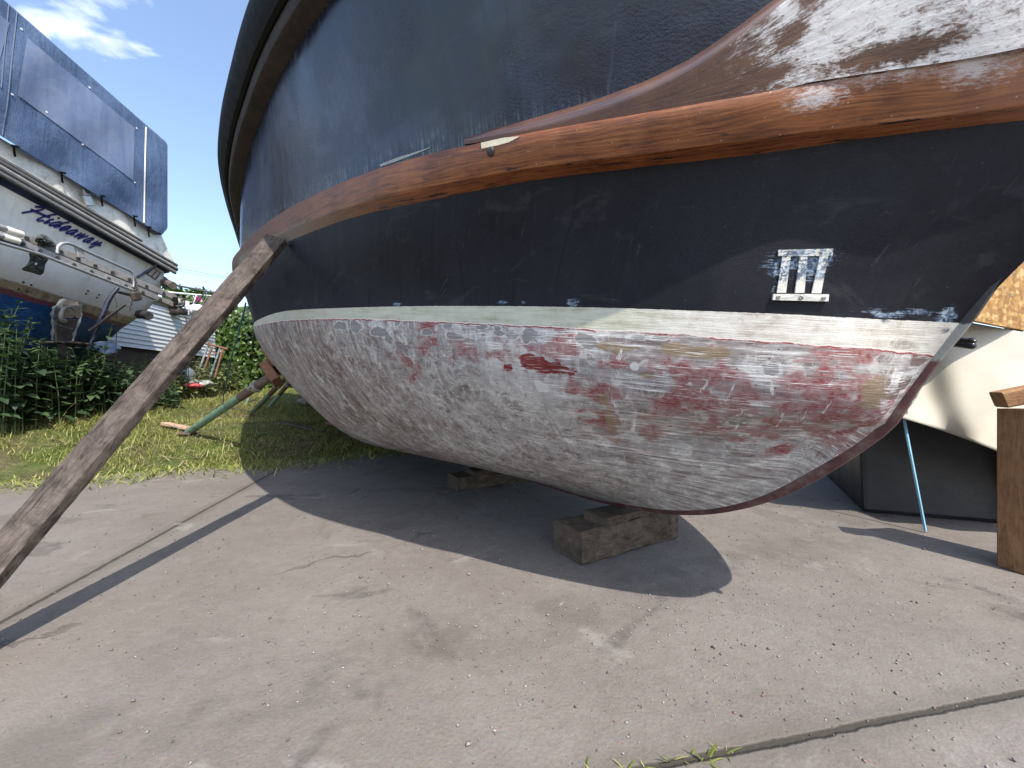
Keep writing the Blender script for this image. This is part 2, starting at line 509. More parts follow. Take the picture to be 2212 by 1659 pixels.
def vnoise(x, y, seed):
    """smooth lattice noise, -1..1"""
    tb = np.random.default_rng(seed).uniform(-1, 1, (128, 128))
    xi, yi = np.floor(x).astype(int), np.floor(y).astype(int)
    fx, fy = x - xi, y - yi
    fx, fy = fx * fx * (3 - 2 * fx), fy * fy * (3 - 2 * fy)
    g = lambda i, j: tb[i % 128, j % 128]
    return (g(xi, yi) * (1 - fx) + g(xi + 1, yi) * fx) * (1 - fy) + (g(xi, yi + 1) * (1 - fx) + g(xi + 1, yi + 1) * fx) * fy
def fbm(x, y, seed, oct=4):
    return sum(vnoise(x * 2 ** k, y * 2 ** k, seed + k) * 0.5 ** k for k in range(oct)) / 1.6
W_A = fbm(H_A * 11, H_G * 15, 11) ; W_G = fbm(H_A * 11, H_G * 15, 31)
F_D = fbm(H_A * 26, H_G * 44, 51, 5)
def blob_field(bl, A, Gv, warp=0.0, ragged=0.0, grow=1.0):
    f = np.full(A.shape, -1.0)
    for a, g, ra, rg in bl:
        ra, rg = max(ra, 0.006) * grow, max(rg, 0.005) * grow
        f = np.maximum(f, 1 - np.sqrt(((A + W_A * warp * ra - a) / ra) ** 2 + ((Gv + W_G * warp * rg - g) / rg) ** 2))
    return np.clip(f + F_D * ragged * (f > -0.99), -1, 1)
def stroke_field(sl, A, Gv):
    f = np.full(A.shape, -1.0)
    for a0, g0, a1, g1, wd in sl:
        d = np.array([a1 - a0, g1 - g0]); L2 = d @ d + 1e-9
        u = np.clip(((A - a0) * d[0] + (Gv - g0) * d[1]) / L2, 0, 1)
        r = np.hypot(A - a0 - u * d[0] + W_A * 0.006, Gv - g0 - u * d[1] + W_G * 0.006)
        f = np.maximum(f, 1 - r / (wd * 0.5 * (0.35 + 0.7 * u)))
    return np.clip(f, -1, 1)

def mat_hull():
    m = G('hull_paint')
    uv = m.co('UV')
    a, g, _ = m.sep(uv)
    t = m.attr('band'); gb = m.attr('gb')
    P3 = m.co('Object')
    # --- coordinates for sanding marks
    st_r = m.map(uv, (5, 95, 1), (0, 0, R(-5)))
    st_l = m.map(uv, (60, 6.5, 1), (0, 0, R(14)))
    n_r = m.noise(1.0, 4, 0.62, st_r, 0.6)
    n_rf = m.noise(1.0, 3, 0.6, m.map(uv, (14, 420, 1), (0, 0, R(-4))))
    n_l = m.noise(1.0, 5, 0.62, st_l, 0.9)
    n_big = m.noise(5.0, 4, 0.55, P3)
    n_mid = m.noise(19.0, 8, 0.68, P3, 0.45)
    n_fin = m.noise(110.0, 6, 0.75, P3)
    n_edge = m.noise(45.0, 5, 0.7, P3)
    wl = m.step(m.add(a, m.mul(m.add(n_big, -0.5), 0.5)), 0.85, 1.6)          # 0 at the bow, 1 aft
    streak = m.mix(wl, n_r, n_l)
    # --- bottom: chalky primer, sanded through
    base = m.ramp(m.add(m.mul(streak, 0.62), m.mul(n_mid, 0.38)),
                  [(0.36, (0.12, 0.095, 0.09)), (0.44, (0.24, 0.215, 0.21)), (0.51, (0.345, 0.33, 0.32)), (0.58, (0.51, 0.50, 0.485)), (0.67, (0.68, 0.675, 0.66))])
    mott = m.ramp(m.add(m.mul(n_mid, 0.7), m.mul(n_fin, 0.3)),
                  [(0.37, (0.085, 0.060, 0.056)), (0.44, (0.20, 0.165, 0.155)), (0.50, (0.38, 0.355, 0.335)), (0.545, (0.24, 0.22, 0.21)), (0.60, (0.52, 0.505, 0.485)), (0.66, (0.36, 0.345, 0.33))])
    midw = m.mul(m.step(a, 0.55, 0.95), m.step(g, -0.05, -0.12))
    base = m.mix(m.mul(midw, 0.75), base, mott)
    # brown, vertically weathered run aft
    aft = m.ramp(m.add(m.mul(n_l, 0.75), m.mul(n_fin, 0.25)),
                 [(0.36, (0.065, 0.042, 0.036)), (0.43, (0.15, 0.108, 0.092)), (0.50, (0.275, 0.23, 0.20)), (0.57, (0.38, 0.335, 0.295)), (0.66, (0.48, 0.445, 0.405))])
    base = m.mix(m.step(m.add(a, m.mul(m.add(n_mid, -0.5), 0.9)), 1.25, 2.0), base, aft)
    n_c = m.noise(24.0, 8, 0.70, m.map(P3, (1, 1, 0.75)), 0.6)
    dark_ = m.mul(m.step(m.add(n_c, m.mul(m.add(n_big, -0.5), 0.35)), 0.475, 0.40), m.lin(wl, 0, 1, 0.30, 0.78))
    base = m.mix(dark_, base, m.mix(n_fin, (0.09, 0.060, 0.055), (0.20, 0.15, 0.135)))
    lite_ = m.mul(m.step(m.add(n_c, m.mul(m.add(n_mid, -0.5), 0.4)), 0.545, 0.63), m.lin(wl, 0, 1, 0.55, 0.62))
    base = m.mix(lite_, base, (0.64, 0.63, 0.61))
    wob_ = m.mix(0.10, P3, m.noise(11.0, 6, 0.65, P3, col=True))
    cel = m.voro(26.0, m.map(wob_, (1, 1, 0.7)), 'DISTANCE_TO_EDGE')
    cmask = m.mul(m.mul(m.step(a, 0.62, 0.95), m.step(a, 2.0, 1.4)), m.step(m.noise(6.0, 3, 0.6, m.map(P3, (1, 1, 1), (0, 0, 0), (7, 1, 3))), 0.42, 0.60))
    base = m.mix(m.mul(m.mul(m.step(cel, 0.15, 0.03), cmask), m.lin(n_fin, 0.35, 0.62, 0.10, 0.75)), base, (0.63, 0.615, 0.59))
    wz = m.noise(2.6, 5, 0.62, m.map(P3, (1, 1, 0.8)), 0.8)
    base = m.mix(m.mul(m.step(wz, 0.50, 0.38), 0.55), base, m.mix(0.55, base, (0.17, 0.12, 0.105)))
    base = m.mix(m.mul(m.step(wz, 0.56, 0.68), 0.5), base, (0.60, 0.595, 0.575))
    vrun = m.noise(1.0, 5, 0.65, m.map(uv, (34, 3.2, 1), (0, 0, R(8))), 0.4)
    base = m.mix(m.mul(m.mul(m.step(vrun, 0.53, 0.66), m.step(a, 0.55, 0.9)), 0.45), base, (0.17, 0.115, 0.105))
    # ghost rings: contour lines of old paint edges
    for sc, wdt, am in ((13.0, 0.010, 0.35), (31.0, 0.020, 0.45)):
        c = m.noise(sc, 4, 0.5, P3, 0.7)
        ring = m.step(m.math('ABSOLUTE', m.add(c, -0.56)), wdt, wdt * 0.25)
        base = m.mix(m.mul(m.mul(ring, am), m.step(n_big, 0.35, 0.6)), base, (0.70, 0.685, 0.66))
        fill = m.step(c, 0.575, 0.60)
        base = m.mix(m.mul(fill, 0.28), base, (0.33, 0.335, 0.34))
    # rose haze and red antifouling
    pk = m.attr('pink')
    pks = m.math('MINIMUM', m.mul(m.add(pk, 0.10), 1.1), 0.55)
    pv = m.add(m.add(pks, m.mul(m.add(n_mid, -0.5), 2.3)), m.add(m.mul(m.add(n_big, -0.5), 1.3), m.mul(m.add(streak, -0.5), 1.5)))
    base = m.mix(m.mul(m.step(m.add(pv, m.mul(m.add(n_rf, -0.5), 1.0)), 0.02, 0.60), 0.80), base, m.ramp(m.add(m.mul(n_r, 0.6), m.mul(n_rf, 0.4)), [(0.38, (0.20, 0.065, 0.066)), (0.5, (0.29, 0.155, 0.15)), (0.62, (0.45, 0.36, 0.35))]))
    deep = m.mul(m.step(pv, 0.40, 0.80), m.step(m.add(n_rf, m.add(m.mul(m.add(n_fin, -0.5), 0.7), m.mul(m.add(n_r, -0.5), 0.5))), 0.43, 0.53))
    base = m.mix(m.mul(deep, 0.88), base, m.ramp(n_fin, [(0.35, (0.13, 0.010, 0.014)), (0.65, (0.24, 0.030, 0.034))]))
    rd = m.add(m.attr('red'), m.mul(m.add(n_edge, -0.5), 2.4))
    base = m.mix(m.step(rd, 0.05, 0.14), base, m.ramp(n_mid, [(0.4, (0.14, 0.018, 0.018)), (0.6, (0.22, 0.035, 0.03))]))
    # odd red flakes and brown pits all over
    fl = m.mul(m.step(m.noise(16, 5, 0.7, m.map(uv, (1.4, 1, 1)), 0.8), 0.645, 0.67), m.step(n_big, 0.42, 0.55))
    base = m.mix(m.mul(fl, 0.75), base, (0.20, 0.06, 0.055))
    vo = m.voro(62.0, P3)
    pit = m.mul(m.step(vo, 0.17, 0.10), m.step(m.noise(9, 2, 0.5, P3), 0.5, 0.62))
    base = m.mix(m.mul(pit, 0.85), base, (0.10, 0.045, 0.04))
    vo2 = m.voro(33.0, m.map(P3, (1, 1, 1), (0, 0, 0), (3.1, 1.7, 0.4)))
    whs = m.mul(m.step(vo2, 0.20, 0.13), m.step(m.noise(7, 2, 0.5, P3), 0.52, 0.64))
    base = m.mix(m.mul(whs, 0.6), base, (0.66, 0.655, 0.64))
    # bare filler patches, grey or tan, each with a pale sanded rim
    gy = m.add(m.attr('grey'), m.add(m.mul(m.add(n_edge, -0.5), 1.3), m.mul(m.add(m.noise(17, 3, 0.5, P3), -0.5), 1.6)))
    rim = m.math('MULTIPLY', m.step(gy, -0.34, -0.10), m.step(gy, 0.14, -0.02))
    base = m.mix(m.mul(rim, m.lin(n_fin, 0.35, 0.6, 0.1, 0.55)), base, (0.70, 0.69, 0.67))
    base = m.mix(m.mul(m.step(gy, 0.0, 0.10), 0.92), base, m.ramp(n_r, [(0.3, (0.17, 0.166, 0.166)), (0.7, (0.28, 0.275, 0.272))]))
    tn = m.add(m.attr('tan'), m.mul(m.add(n_edge, -0.5), 1.5))
    base = m.mix(m.mul(m.step(tn, 0.02, 0.18), 0.9), base, m.mix(m.step(a, 0.19, 0.09), m.ramp(n_rf, [(0.35, (0.15, 0.105, 0.065)), (0.65, (0.33, 0.26, 0.165))]), m.ramp(n_rf, [(0.35, (0.085, 0.055, 0.048)), (0.65, (0.20, 0.14, 0.125))])))
    pl = m.add(m.attr('pale'), m.mul(m.add(n_edge, -0.5), 0.8))
    base = m.mix(m.mul(m.step(pl, 0.0, 0.2), 0.85), base, (0.58, 0.585, 0.56))
    sc_ = m.add(m.attr('scratch'), m.mul(m.add(m.noise(1.0, 3, 0.7, m.map(uv, (420, 60, 1), (0, 0, R(-35)))), -0.5), 3.2))
    base = m.mix(m.mul(m.step(sc_, 0.1, 0.6), 0.75), base, (0.72, 0.71, 0.69))
    # fine sanding lines over everything, strongest at the bow
    base = m.mix(m.mul(m.step(m.add(n_rf, m.mul(m.add(n_r, -0.5), 0.45)), 0.53, 0.66), m.mul(m.lin(wl, 0, 1, 0.85, 0.10), m.step(m.noise(1.0, 4, 0.6, m.map(uv, (7, 17, 1), (0, 0, R(-8))), 0.6), 0.42, 0.58))), base, (0.80, 0.795, 0.785))
    base = m.mix(m.mul(m.step(n_rf, 0.44, 0.32), m.lin(wl, 0, 1, 0.26, 0.08)), base, (0.24, 0.20, 0.19))
    # --- boot stripe
    s1 = m.noise(1.0, 4, 0.6, m.map(uv, (6, 70, 1)))
    s2 = m.noise(24, 5, 0.65, P3)
    strip = m.ramp(m.add(m.mul(s1, 0.6), m.mul(s2, 0.4)), [(0.36, (0.32, 0.315, 0.235)), (0.45, (0.43, 0.435, 0.34)), (0.56, (0.49, 0.505, 0.41)), (0.66, (0.56, 0.53, 0.455))])
    white = m.ramp(m.add(m.mul(s1, 0.5), m.mul(s2, 0.5)), [(0.34, (0.25, 0.215, 0.175)), (0.43, (0.42, 0.385, 0.335)), (0.51, (0.53, 0.505, 0.455)), (0.62, (0.63, 0.615, 0.57))])
    strip = m.mix(m.step(m.add(a, m.mul(m.add(n_big, -0.5), 0.35)), 0.75, 0.35), strip, white)
    strip = m.mix(m.step(a, 1.2, 2.0), strip, m.mix(0.5, strip, (0.43, 0.41, 0.32)))
    bl = m.add(m.attr('blue'), m.mul(m.add(n_edge, -0.5), 2.2))
    strip = m.mix(m.mul(m.step(bl, 0.1, 0.6), m.lin(n_fin, 0.4, 0.6, 0.2, 0.9)), strip, (0.05, 0.075, 0.14))
    gr2 = m.mul(m.mul(m.step(gy, 0.0, 0.25), m.step(a, 0.3, 0.2)), m.lin(n_fin, 0.38, 0.6, 0.2, 0.85))
    strip = m.mix(gr2, strip, (0.25, 0.23, 0.2))
    # --- ragged lower edge of the stripe
    gj = m.add(gb, m.add(m.mul(m.add(n_edge, -0.5), 0.011), m.mul(m.add(m.noise(11, 3, 0.5, P3), -0.5), 0.010)))
    lowc = m.mix(m.mul(m.step(gj, -0.0062, -0.0042), m.step(m.noise(14, 3, 0.6, P3), 0.42, 0.55)), base, (0.23, 0.06, 0.055))
    lowc = m.mix(m.mul(m.step(gj, -0.0020, -0.0012), 0.9), lowc, (0.70, 0.62, 0.57))
    lowc = m.mix(m.step(gj, 0.0008, 0.0016), lowc, strip)
    # --- navy topsides
    vs = m.noise(1.0, 5, 0.6, m.map(uv, (26, 1.6, 1), (0, 0, R(3))), 0.2)
    vf = m.noise(1.0, 4, 0.7, m.map(uv, (190, 7, 1), (0, 0, R(2))))
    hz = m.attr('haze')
    dust_sheen = m.add(m.mul(m.step(vs, 0.42, 0.72), 0.35), m.mul(m.step(hz, -0.45, 0.75), m.lin(vf, 0.3, 0.7, 0.25, 1.0)))  # chalky streaks plus reflected light put into the navy colour
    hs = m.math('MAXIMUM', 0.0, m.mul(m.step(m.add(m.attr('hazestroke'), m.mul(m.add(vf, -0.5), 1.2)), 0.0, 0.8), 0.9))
    dust_sheen = m.math('MINIMUM', m.add(dust_sheen, hs), 1.0)
    up = m.step(t, 3.9, 4.6)
    navy = m.mix(up, m.ramp(m.add(m.mul(n_big, 0.6), m.mul(n_fin, 0.4)), [(0.35, (0.0062, 0.0066, 0.0115)), (0.65, (0.0150, 0.0155, 0.0215))]), m.ramp(n_big, [(0.35, (0.005, 0.0075, 0.0215)), (0.65, (0.0085, 0.012, 0.031))]))
    navy = m.mix(m.mul(dust_sheen, m.mul(m.lin(up, 0, 1, 0.22, 0.42), m.lin(a, 0.9, 1.9, 0.6, 1.15))), navy, m.mix(up, (0.05, 0.048, 0.05), (0.085, 0.108, 0.165)))
    smear = m.noise(7, 5, 0.65, m.map(P3, (1, 1, 1.8), (0.2, 0.5, 0)), 1.2)
    navy = m.mix(m.mul(m.step(smear, 0.57, 0.70), 0.28), navy, (0.055, 0.056, 0.062))
    sfine = m.noise(1.0, 3, 0.7, m.map(uv, (330, 30, 1), (0, 0, R(-38))))
    navy = m.mix(m.mul(m.mul(m.step(sfine, 0.66, 0.74), m.step(n_big, 0.48, 0.62)), 0.35), navy, (0.16, 0.17, 0.19))
    sl2 = m.noise(1.0, 3, 0.6, m.map(uv, (95, 9, 1), (0, 0, R(-24))), 0.3)
    navy = m.mix(m.mul(m.mul(m.step(sl2, 0.64, 0.70), m.step(m.noise(4.2, 3, 0.6, P3), 0.50, 0.62)), 0.16), navy, (0.13, 0.13, 0.135))
    runs = m.noise(1.0, 3, 0.6, m.map(uv, (42, 1.6, 1), (0, 0, R(2))), 0.5)
    navy = m.mix(m.mul(m.step(runs, 0.60, 0.72), 0.5), navy, (0.004, 0.004, 0.006))
    speck = m.step(m.voro(48, m.map(P3, (1, 1, 1), (0, 0, 0), (0.3, 2.1, 5))), 0.035, 0.02)
    navy = m.mix(m.mul(speck, 0.45), navy, (0.35, 0.36, 0.36))
    # white bloom where the paint meets the timber above
    bloom = m.mul(m.step(m.attr('gs'), 0.075, 0.0), m.step(m.add(vf, m.mul(m.add(n_edge, -0.5), 0.6)), 0.48, 0.72))
    navy = m.mix(m.mul(m.mul(bloom, up), 0.5), navy, (0.30, 0.33, 0.37))
    sf = m.add(m.attr('scuff'), m.mul(m.add(m.noise(1.0, 3, 0.6, m.map(uv, (30, 260, 1), (0, 0, R(-8)))), -0.5), 2.6))
    navy = m.mix(m.mul(m.step(sf, 0.0, 0.65), 0.85), navy, m.ramp(m.noise(60, 4, 0.6, P3, 2.0), [(0.40, (0.03, 0.05, 0.09)), (0.52, (0.14, 0.20, 0.28)), (0.63, (0.38, 0.45, 0.50))]))
    dk = m.add(m.attr('blue'), m.mul(m.add(n_edge, -0.5), 1.0))
    gt = m.add(g, m.mul(m.add(m.noise(70, 4, 0.7, P3), -0.5), 0.0035))
    col = m.mix(m.step(gt, -0.0005, 0.0005), lowc, navy)
    isn = m.step(g, -0.001, 0.001)
    rough = m.mix(isn, m.lin(n_mid, 0.3, 0.7, 0.62, 0.8), m.mix(up, m.lin(n_big, 0.35, 0.65, 0.42, 0.58), m.lin(m.add(m.mul(vs, 0.6), m.mul(n_big, 0.4)), 0.35, 0.65, 0.13, 0.30)))
    # orange-peel brush relief on the paint, sanding relief below
    peel = m.add(m.mul(m.noise(1.0, 4, 0.6, m.map(uv, (120, 170, 1), (0, 0, R(-20)))), m.mul(m.step(m.noise(3.2, 2, 0.5, P3), 0.40, 0.62), m.lin(up, 0, 1, 0.22, 0.6))), m.mul(m.noise(7, 2, 0.5, P3), 1.3))
    hgt = m.mix(isn, m.add(m.mul(n_mid, 1.0), m.mul(n_rf, 0.45)), peel)
    nrm = m.bump(hgt, 0.35, 0.006)
    return m.out(col, rough, normal=nrm, spec=m.mix(isn, 0.22, m.mix(up, 0.18, 0.5)))

def wood_varnish(name, dull=None, dark=1.0, grain=1.0, chips=0.0, rough=(0.22, 0.42)):
    """mahogany under varnish; dull = where along u the sun-bleached varnish is chalky"""
    m = G(name)
    uv = m.co('UV'); P3 = m.co('Object')
    u, v, _ = m.sep(uv)
    wav = m.noise(1.0, 3, 0.5, m.map(uv, (2.2, 8, 1)))
    gv = m.comb(m.mul(u, 7.0), m.add(m.mul(v, 170.0 * grain), m.mul(wav, 9.0)))
    gr = m.noise(1.0, 5, 0.6, gv, 0.3)
    pore = m.noise(1.0, 3, 0.7, m.map(uv, (38, 620, 1)))
    blot = m.noise(7.0, 4, 0.6, P3, 0.4)
    c = m.ramp(m.add(m.mul(gr, 0.6), m.mul(blot, 0.4)), [(0.28, tuple(dark * q for q in (0.040, 0.012, 0.006))), (0.42, tuple(dark * q for q in (0.13, 0.040, 0.014))), (0.54, tuple(dark * q for q in (0.26, 0.088, 0.028))), (0.70, tuple(dark * q for q in (0.40, 0.165, 0.055)))])
    c = m.mix(m.mul(m.step(pore, 0.57, 0.70), 0.6), c, (0.05, 0.018, 0.012))
    fib = m.noise(1.0, 4, 0.75, m.map(uv, (16, 320, 1)))
    c = m.mix(m.mul(m.step(fib, 0.52, 0.66), 0.30 * dark), c, (0.42, 0.19, 0.075))
    c = m.mix(m.mul(m.step(m.noise(55, 4, 0.7, P3), 0.60, 0.74), 0.35), c, (0.09, 0.03, 0.018))
    return m, uv, u, v, P3, gr, pore, blot, c

def mat_strake():
    m, uv, u, v, P3, gr, pore, blot, c = wood_varnish('varnished_mahogany')
    fade = m.attr('fade')                      # grey, worn varnish aft; chalk bloom at the bow
    ed = m.noise(40, 5, 0.7, P3)
    c = m.mix(m.mul(m.step(m.add(fade, m.mul(m.add(blot, -0.5), 0.04)), 0.42, 0.55), 0.55), c, (0.135, 0.092, 0.078))
    chk = m.attr('chalk')
    cv = m.add(m.mul(chk, 0.9), m.add(m.mul(m.add(m.noise(1.0, 8, 0.8, m.map(uv, (60, 170, 1))), -0.5), 3.0), m.add(m.mul(m.add(blot, -0.5), 1.4), m.mul(m.add(pore, -0.5), 0.9))))
    c = m.mix(m.mul(m.step(cv, -0.05, 0.75), 0.85), c, (0.62, 0.60, 0.60))
    c = m.mix(m.mul(m.step(m.attr('bow'), 0.0, 1.0), 0.35), c, (0.33, 0.18, 0.12))
    # bare, blackened checks along the lower arris and where paint has crept up
    bev = m.attr('bevel')
    bl = m.mul(m.step(m.add(m.noise(1.0, 5, 0.65, m.map(uv, (9, 60, 1)), 0.6), m.mul(bev, 0.07)), 0.645, 0.68), m.step(bev, 0.05, 0.5))
    c = m.mix(m.mul(bl, 0.92), c, (0.014, 0.014, 0.018))
    c = m.mix(m.mul(m.step(bev, 0.3, 0.9), m.mul(m.step(fade, 0.38, 0.55), 0.75)), c, (0.22, 0.20, 0.165))
    ck = m.mul(m.step(m.noise(1.0, 4, 0.6, m.map(uv, (5, 190, 1)), 0.8), 0.685, 0.72), m.step(m.noise(2.4, 2, 0.5, P3), 0.5, 0.62))
    c = m.mix(m.mul(ck, 0.85), c, (0.018, 0.012, 0.012))
    sp = m.step(m.voro(55, m.map(P3, (1, 1, 1), (0, 0, 0), (2, 4, 1))), 0.07, 0.045)
    c = m.mix(m.mul(sp, 0.7), c, (0.6, 0.5, 0.4))
    rough = m.lin(m.add(m.mul(blot, 0.5), m.mul(gr, 0.5)), 0.3, 0.7, 0.20, 0.42)
    rough = m.mix(m.step(fade, 0.38, 0.55), rough, 0.5)
    rough = m.mix(m.step(cv, 0.0, 0.35), rough, 0.75)
    hg = m.add(m.mul(gr, 0.6), m.add(m.mul(pore, -0.35), m.mul(blot, 1.2)))
    return m.out(c, rough, normal=m.bump(hg, 0.35, 0.003), spec=0.5)

def mat_board():
    m, uv, u, v, P3, gr, pore, blot, c = wood_varnish('chalky_mahogany', dark=0.36)
    chk = m.attr('chalk')
    f = m.add(m.mul(m.add(m.noise(1.0, 8, 0.8, m.map(uv, (40, 130, 1), (0, 0, R(4))), 0.5), -0.5), 3.4), m.add(m.mul(m.add(m.noise(9, 5, 0.65, P3), -0.5), 1.8), m.mul(m.add(m.noise(1.0, 4, 0.7, m.map(uv, (90, 520, 1))), -0.5), 1.8)))
    cv = m.add(m.mul(chk, 1.0), f)
    c = m.mix(m.mul(m.step(cv, -0.15, 0.75), 0.93), c, m.ramp(gr, [(0.3, (0.50, 0.485, 0.475)), (0.6, (0.68, 0.675, 0.675))]))
    edge = m.attr('edge')
    rough = m.mix(m.step(cv, 0.0, 0.4), m.lin(blot, 0.3, 0.7, 0.20, 0.34), 0.78)
    hg = m.add(m.mul(gr, 0.5), m.add(m.mul(pore, -0.3), m.mul(m.noise(30, 4, 0.6, P3), 0.8)))
    return m.out(c, rough, normal=m.bump(hg, 0.4, 0.003), coat=m.lin(edge, 0, 1, 0.25, 1.0), coat_rough=0.44)

def flat(name, col, rough=0.6, var=0.25, scale=20, metal=0.0, bump=0.2, spec=0.5, col2=None, stretch=(1, 1, 1)):
    """a plain weathered surface: one colour with mottling"""
    m = G(name)
    P3 = m.map(m.co(), stretch)
    n1 = m.noise(scale, 5, 0.6, P3); n2 = m.noise(scale * 0.2, 3, 0.5, P3)
    lo = tuple(q * (1 - var) for q in col)
    hi = col2 if col2 is not None else tuple(min(1, q * (1 + var)) for q in col)
    c = m.ramp(m.add(m.mul(n1, 0.6), m.mul(n2, 0.4)), [(0.3, lo), (0.7, hi)])
    return m.out(c, m.lin(n1, 0.3, 0.7, max(0.05, rough - 0.1), min(1, rough + 0.1)), metal, m.bump(n1, bump, 0.004), spec)

# ------------------------------------------------------------------ the wooden boat
M_hull = mat_hull(); M_strake = mat_strake(); M_board = mat_board()
M_black = flat('black_paint', (0.008, 0.009, 0.009), 0.65, 0.4, 30, col2=(0.012, 0.013, 0.010), spec=0.12)
M_railwood = flat('weathered_rail_wood', (0.030, 0.021, 0.017), 0.65, 0.6, 40, col2=(0.062, 0.046, 0.036), spec=0.25, bump=0.5, stretch=(1, 1, 3))
boat = empty('wooden_boat', (0.2, 2.5, 0.1), 'navy blue wooden boat with varnished rubbing strake and half sanded white and red bottom', 'boat')

def mirror(pts):
    n = np.array([0.866, 0.5, 0.0]); p = np.asarray(pts, float)
    d = (p[..., 0] - STEM0[0]) * n[0] + (p[..., 1] - STEM0[1]) * n[1]
    return p - 2 * d[..., None] * n

port = HS.reshape(-1, 3)
ii = np.unique(np.concatenate([np.arange(0, NT, 5), [NT - 1]])); jj = np.unique(np.concatenate([np.arange(0, NS, 5), [NS - 1]]))
star = mirror(HS[np.ix_(ii, jj)])
nrow, ncol = star.shape[:2]
hv = np.concatenate([port, star.reshape(-1, 3)])
F = [hull_faces[:, ::-1], grid_faces(nrow, ncol) + len(port)]
# stern panel and deck close the shell
pe = np.array([i * NS + NS - 1 for i in ii]); se = np.array([len(port) + k * ncol + ncol - 1 for k in range(nrow)])
F.append(np.stack([pe[:-1], se[:-1], se[1:], pe[1:]], -1))
pd = np.array([(NT - 1) * NS + j for j in jj]); sd_ = np.array([len(port) + (nrow - 1) * ncol + k for k in range(ncol)])
F.append(np.stack([pd[:-1], pd[1:], sd_[1:], sd_[:-1]], -1))
me = mesh_np('hull', hv, np.concatenate(F))
ix = np.ix_(ii, jj)
fullA = np.concatenate([H_A.ravel(), H_A[ix].ravel()]); fullG = np.concatenate([H_G.ravel(), H_G[ix].ravel()])
set_uv(me, np.stack([fullA, fullG], -1))
i2 = int(np.argmin(abs(q_t - 2))); i5 = int(np.argmin(abs(q_t - 5)))
for nm, arr in (('band', H_T), ('gb', H_G - H_G[i2:i2 + 1]), ('gs', H_G - H_G[i5:i5 + 1])):
    set_attr(me, nm, np.concatenate([arr.ravel(), arr[ix].ravel()]))
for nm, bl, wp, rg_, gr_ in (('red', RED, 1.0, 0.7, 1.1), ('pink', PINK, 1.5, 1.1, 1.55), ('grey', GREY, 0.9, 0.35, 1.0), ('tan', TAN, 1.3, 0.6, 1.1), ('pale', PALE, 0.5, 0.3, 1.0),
                             ('scuff', SCUFF, 0.8, 0.7, 1.15), ('blue', BLUE, 1.2, 1.0, 1.1), ('haze', HAZE_SHEEN, 0.8, 0.5, 1.1)):
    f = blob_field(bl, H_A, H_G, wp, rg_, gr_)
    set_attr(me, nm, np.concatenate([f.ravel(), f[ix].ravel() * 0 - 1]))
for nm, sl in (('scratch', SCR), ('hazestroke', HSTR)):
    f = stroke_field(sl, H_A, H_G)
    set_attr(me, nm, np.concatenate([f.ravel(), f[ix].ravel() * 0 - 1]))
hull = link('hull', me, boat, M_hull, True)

# rubbing strake: swept along its traced edges, front face slightly rounded
def strake_edge(tr, ds, stem, back):
    ys = trace(tr, XS_SK)
    pts = [stem] + [P(x, y, d) for x, y, d in zip(XS_SK, ys, ds)]
    out = np.array([-0.866, -0.5, 0.0])
    for q in back: pts.append(q + out * 0.052)
    return np.array(pts)
DS = np.array(D_SK)
TAPER = np.array([0.50, 0.60, 0.76, 0.92] + [1.0] * 7)
e_top = strake_edge(T_SKT, DS - 0.030 - 0.050 * TAPER, stem_at(2490, 56) + np.array([-0.01, -0.035, 0.01]), c_skt[12:])
e_cor = strake_edge(T_SKC, DS - 0.052 * TAPER, stem_at(2480, 190) + np.array([-0.01, -0.03, 0.0]), c_skb[12:] + np.array([0, 0, 0.035]))
q_k = np.concatenate([np.linspace(0, 11, 260, endpoint=False), np.linspace(11, 16, 30)])
sT, sC, hT, hB = [cr_spline(c, q_k) for c in (e_top, e_cor, c_skt, c_skb)]
out_n = (sT - hT); out_n /= np.linalg.norm(out_n, axis=1)[:, None]
rows = [hT, hT * 0.15 + sT * 0.85, sT * 0.985 + hT * 0.015, sT * 0.93 + sC * 0.07 + out_n * 0.002]
for k in (0.3, 0.5, 0.7): rows.append(sT * (1 - k) + sC * k + out_n * 0.004)
rows += [sT * 0.05 + sC * 0.95 + out_n * 0.001, sC, sC * 0.90 + hB * 0.10, sC * 0.5 + hB * 0.5, hB]
rows = np.array(rows)
me = grid_mesh('rubbing_strake', rows)
nr_, nc_ = rows.shape[:2]
kk_ = np.repeat(q_k[None], nr_, 0)
set_attr(me, 'fade', kk_ / 16.0 + 0.02)
bev = np.array([0, 0, 0, 0, 0, 0.05, 0.25, 0.6, 0.8, 1, 1, 1])[:, None] * np.ones((1, nc_))
set_attr(me, 'bevel', bev)
vv = np.arange(nr_)[:, None] * np.ones((1, nc_))
chk = np.maximum.reduce([1 - np.hypot((kk_ - 1.85) / 0.55, (vv - 2.2) / 2.0), 1 - np.hypot((kk_ - 1.25) / 0.32, (vv - 3.2) / 2.2), 0.8 - np.hypot((kk_ - 2.45) / 0.3, (vv - 4.0) / 1.6), 0.7 - np.hypot((kk_ - 0.9) / 0.5, (vv - 2.0) / 1.2)])
set_attr(me, 'chalk', np.clip(chk, -1, 1))
set_attr(me, 'bow', np.clip((2.2 - kk_) / 1.6, 0, 1))
strake = link('rubbing_strake', me, boat, M_strake, True)
me_s = grid_mesh('rubbing_strake', mirror(rows))
link('rubbing_strake', me_s, boat, M_strake, True); smooth_by_angle(me_s, 40)
smooth_by_angle(me, 40)
strake_bvh = BVHTree.FromPolygons([tuple(p) for p in rows.reshape(-1, 3)], [tuple(map(int, f)) for f in grid_faces(nr_, nc_)])
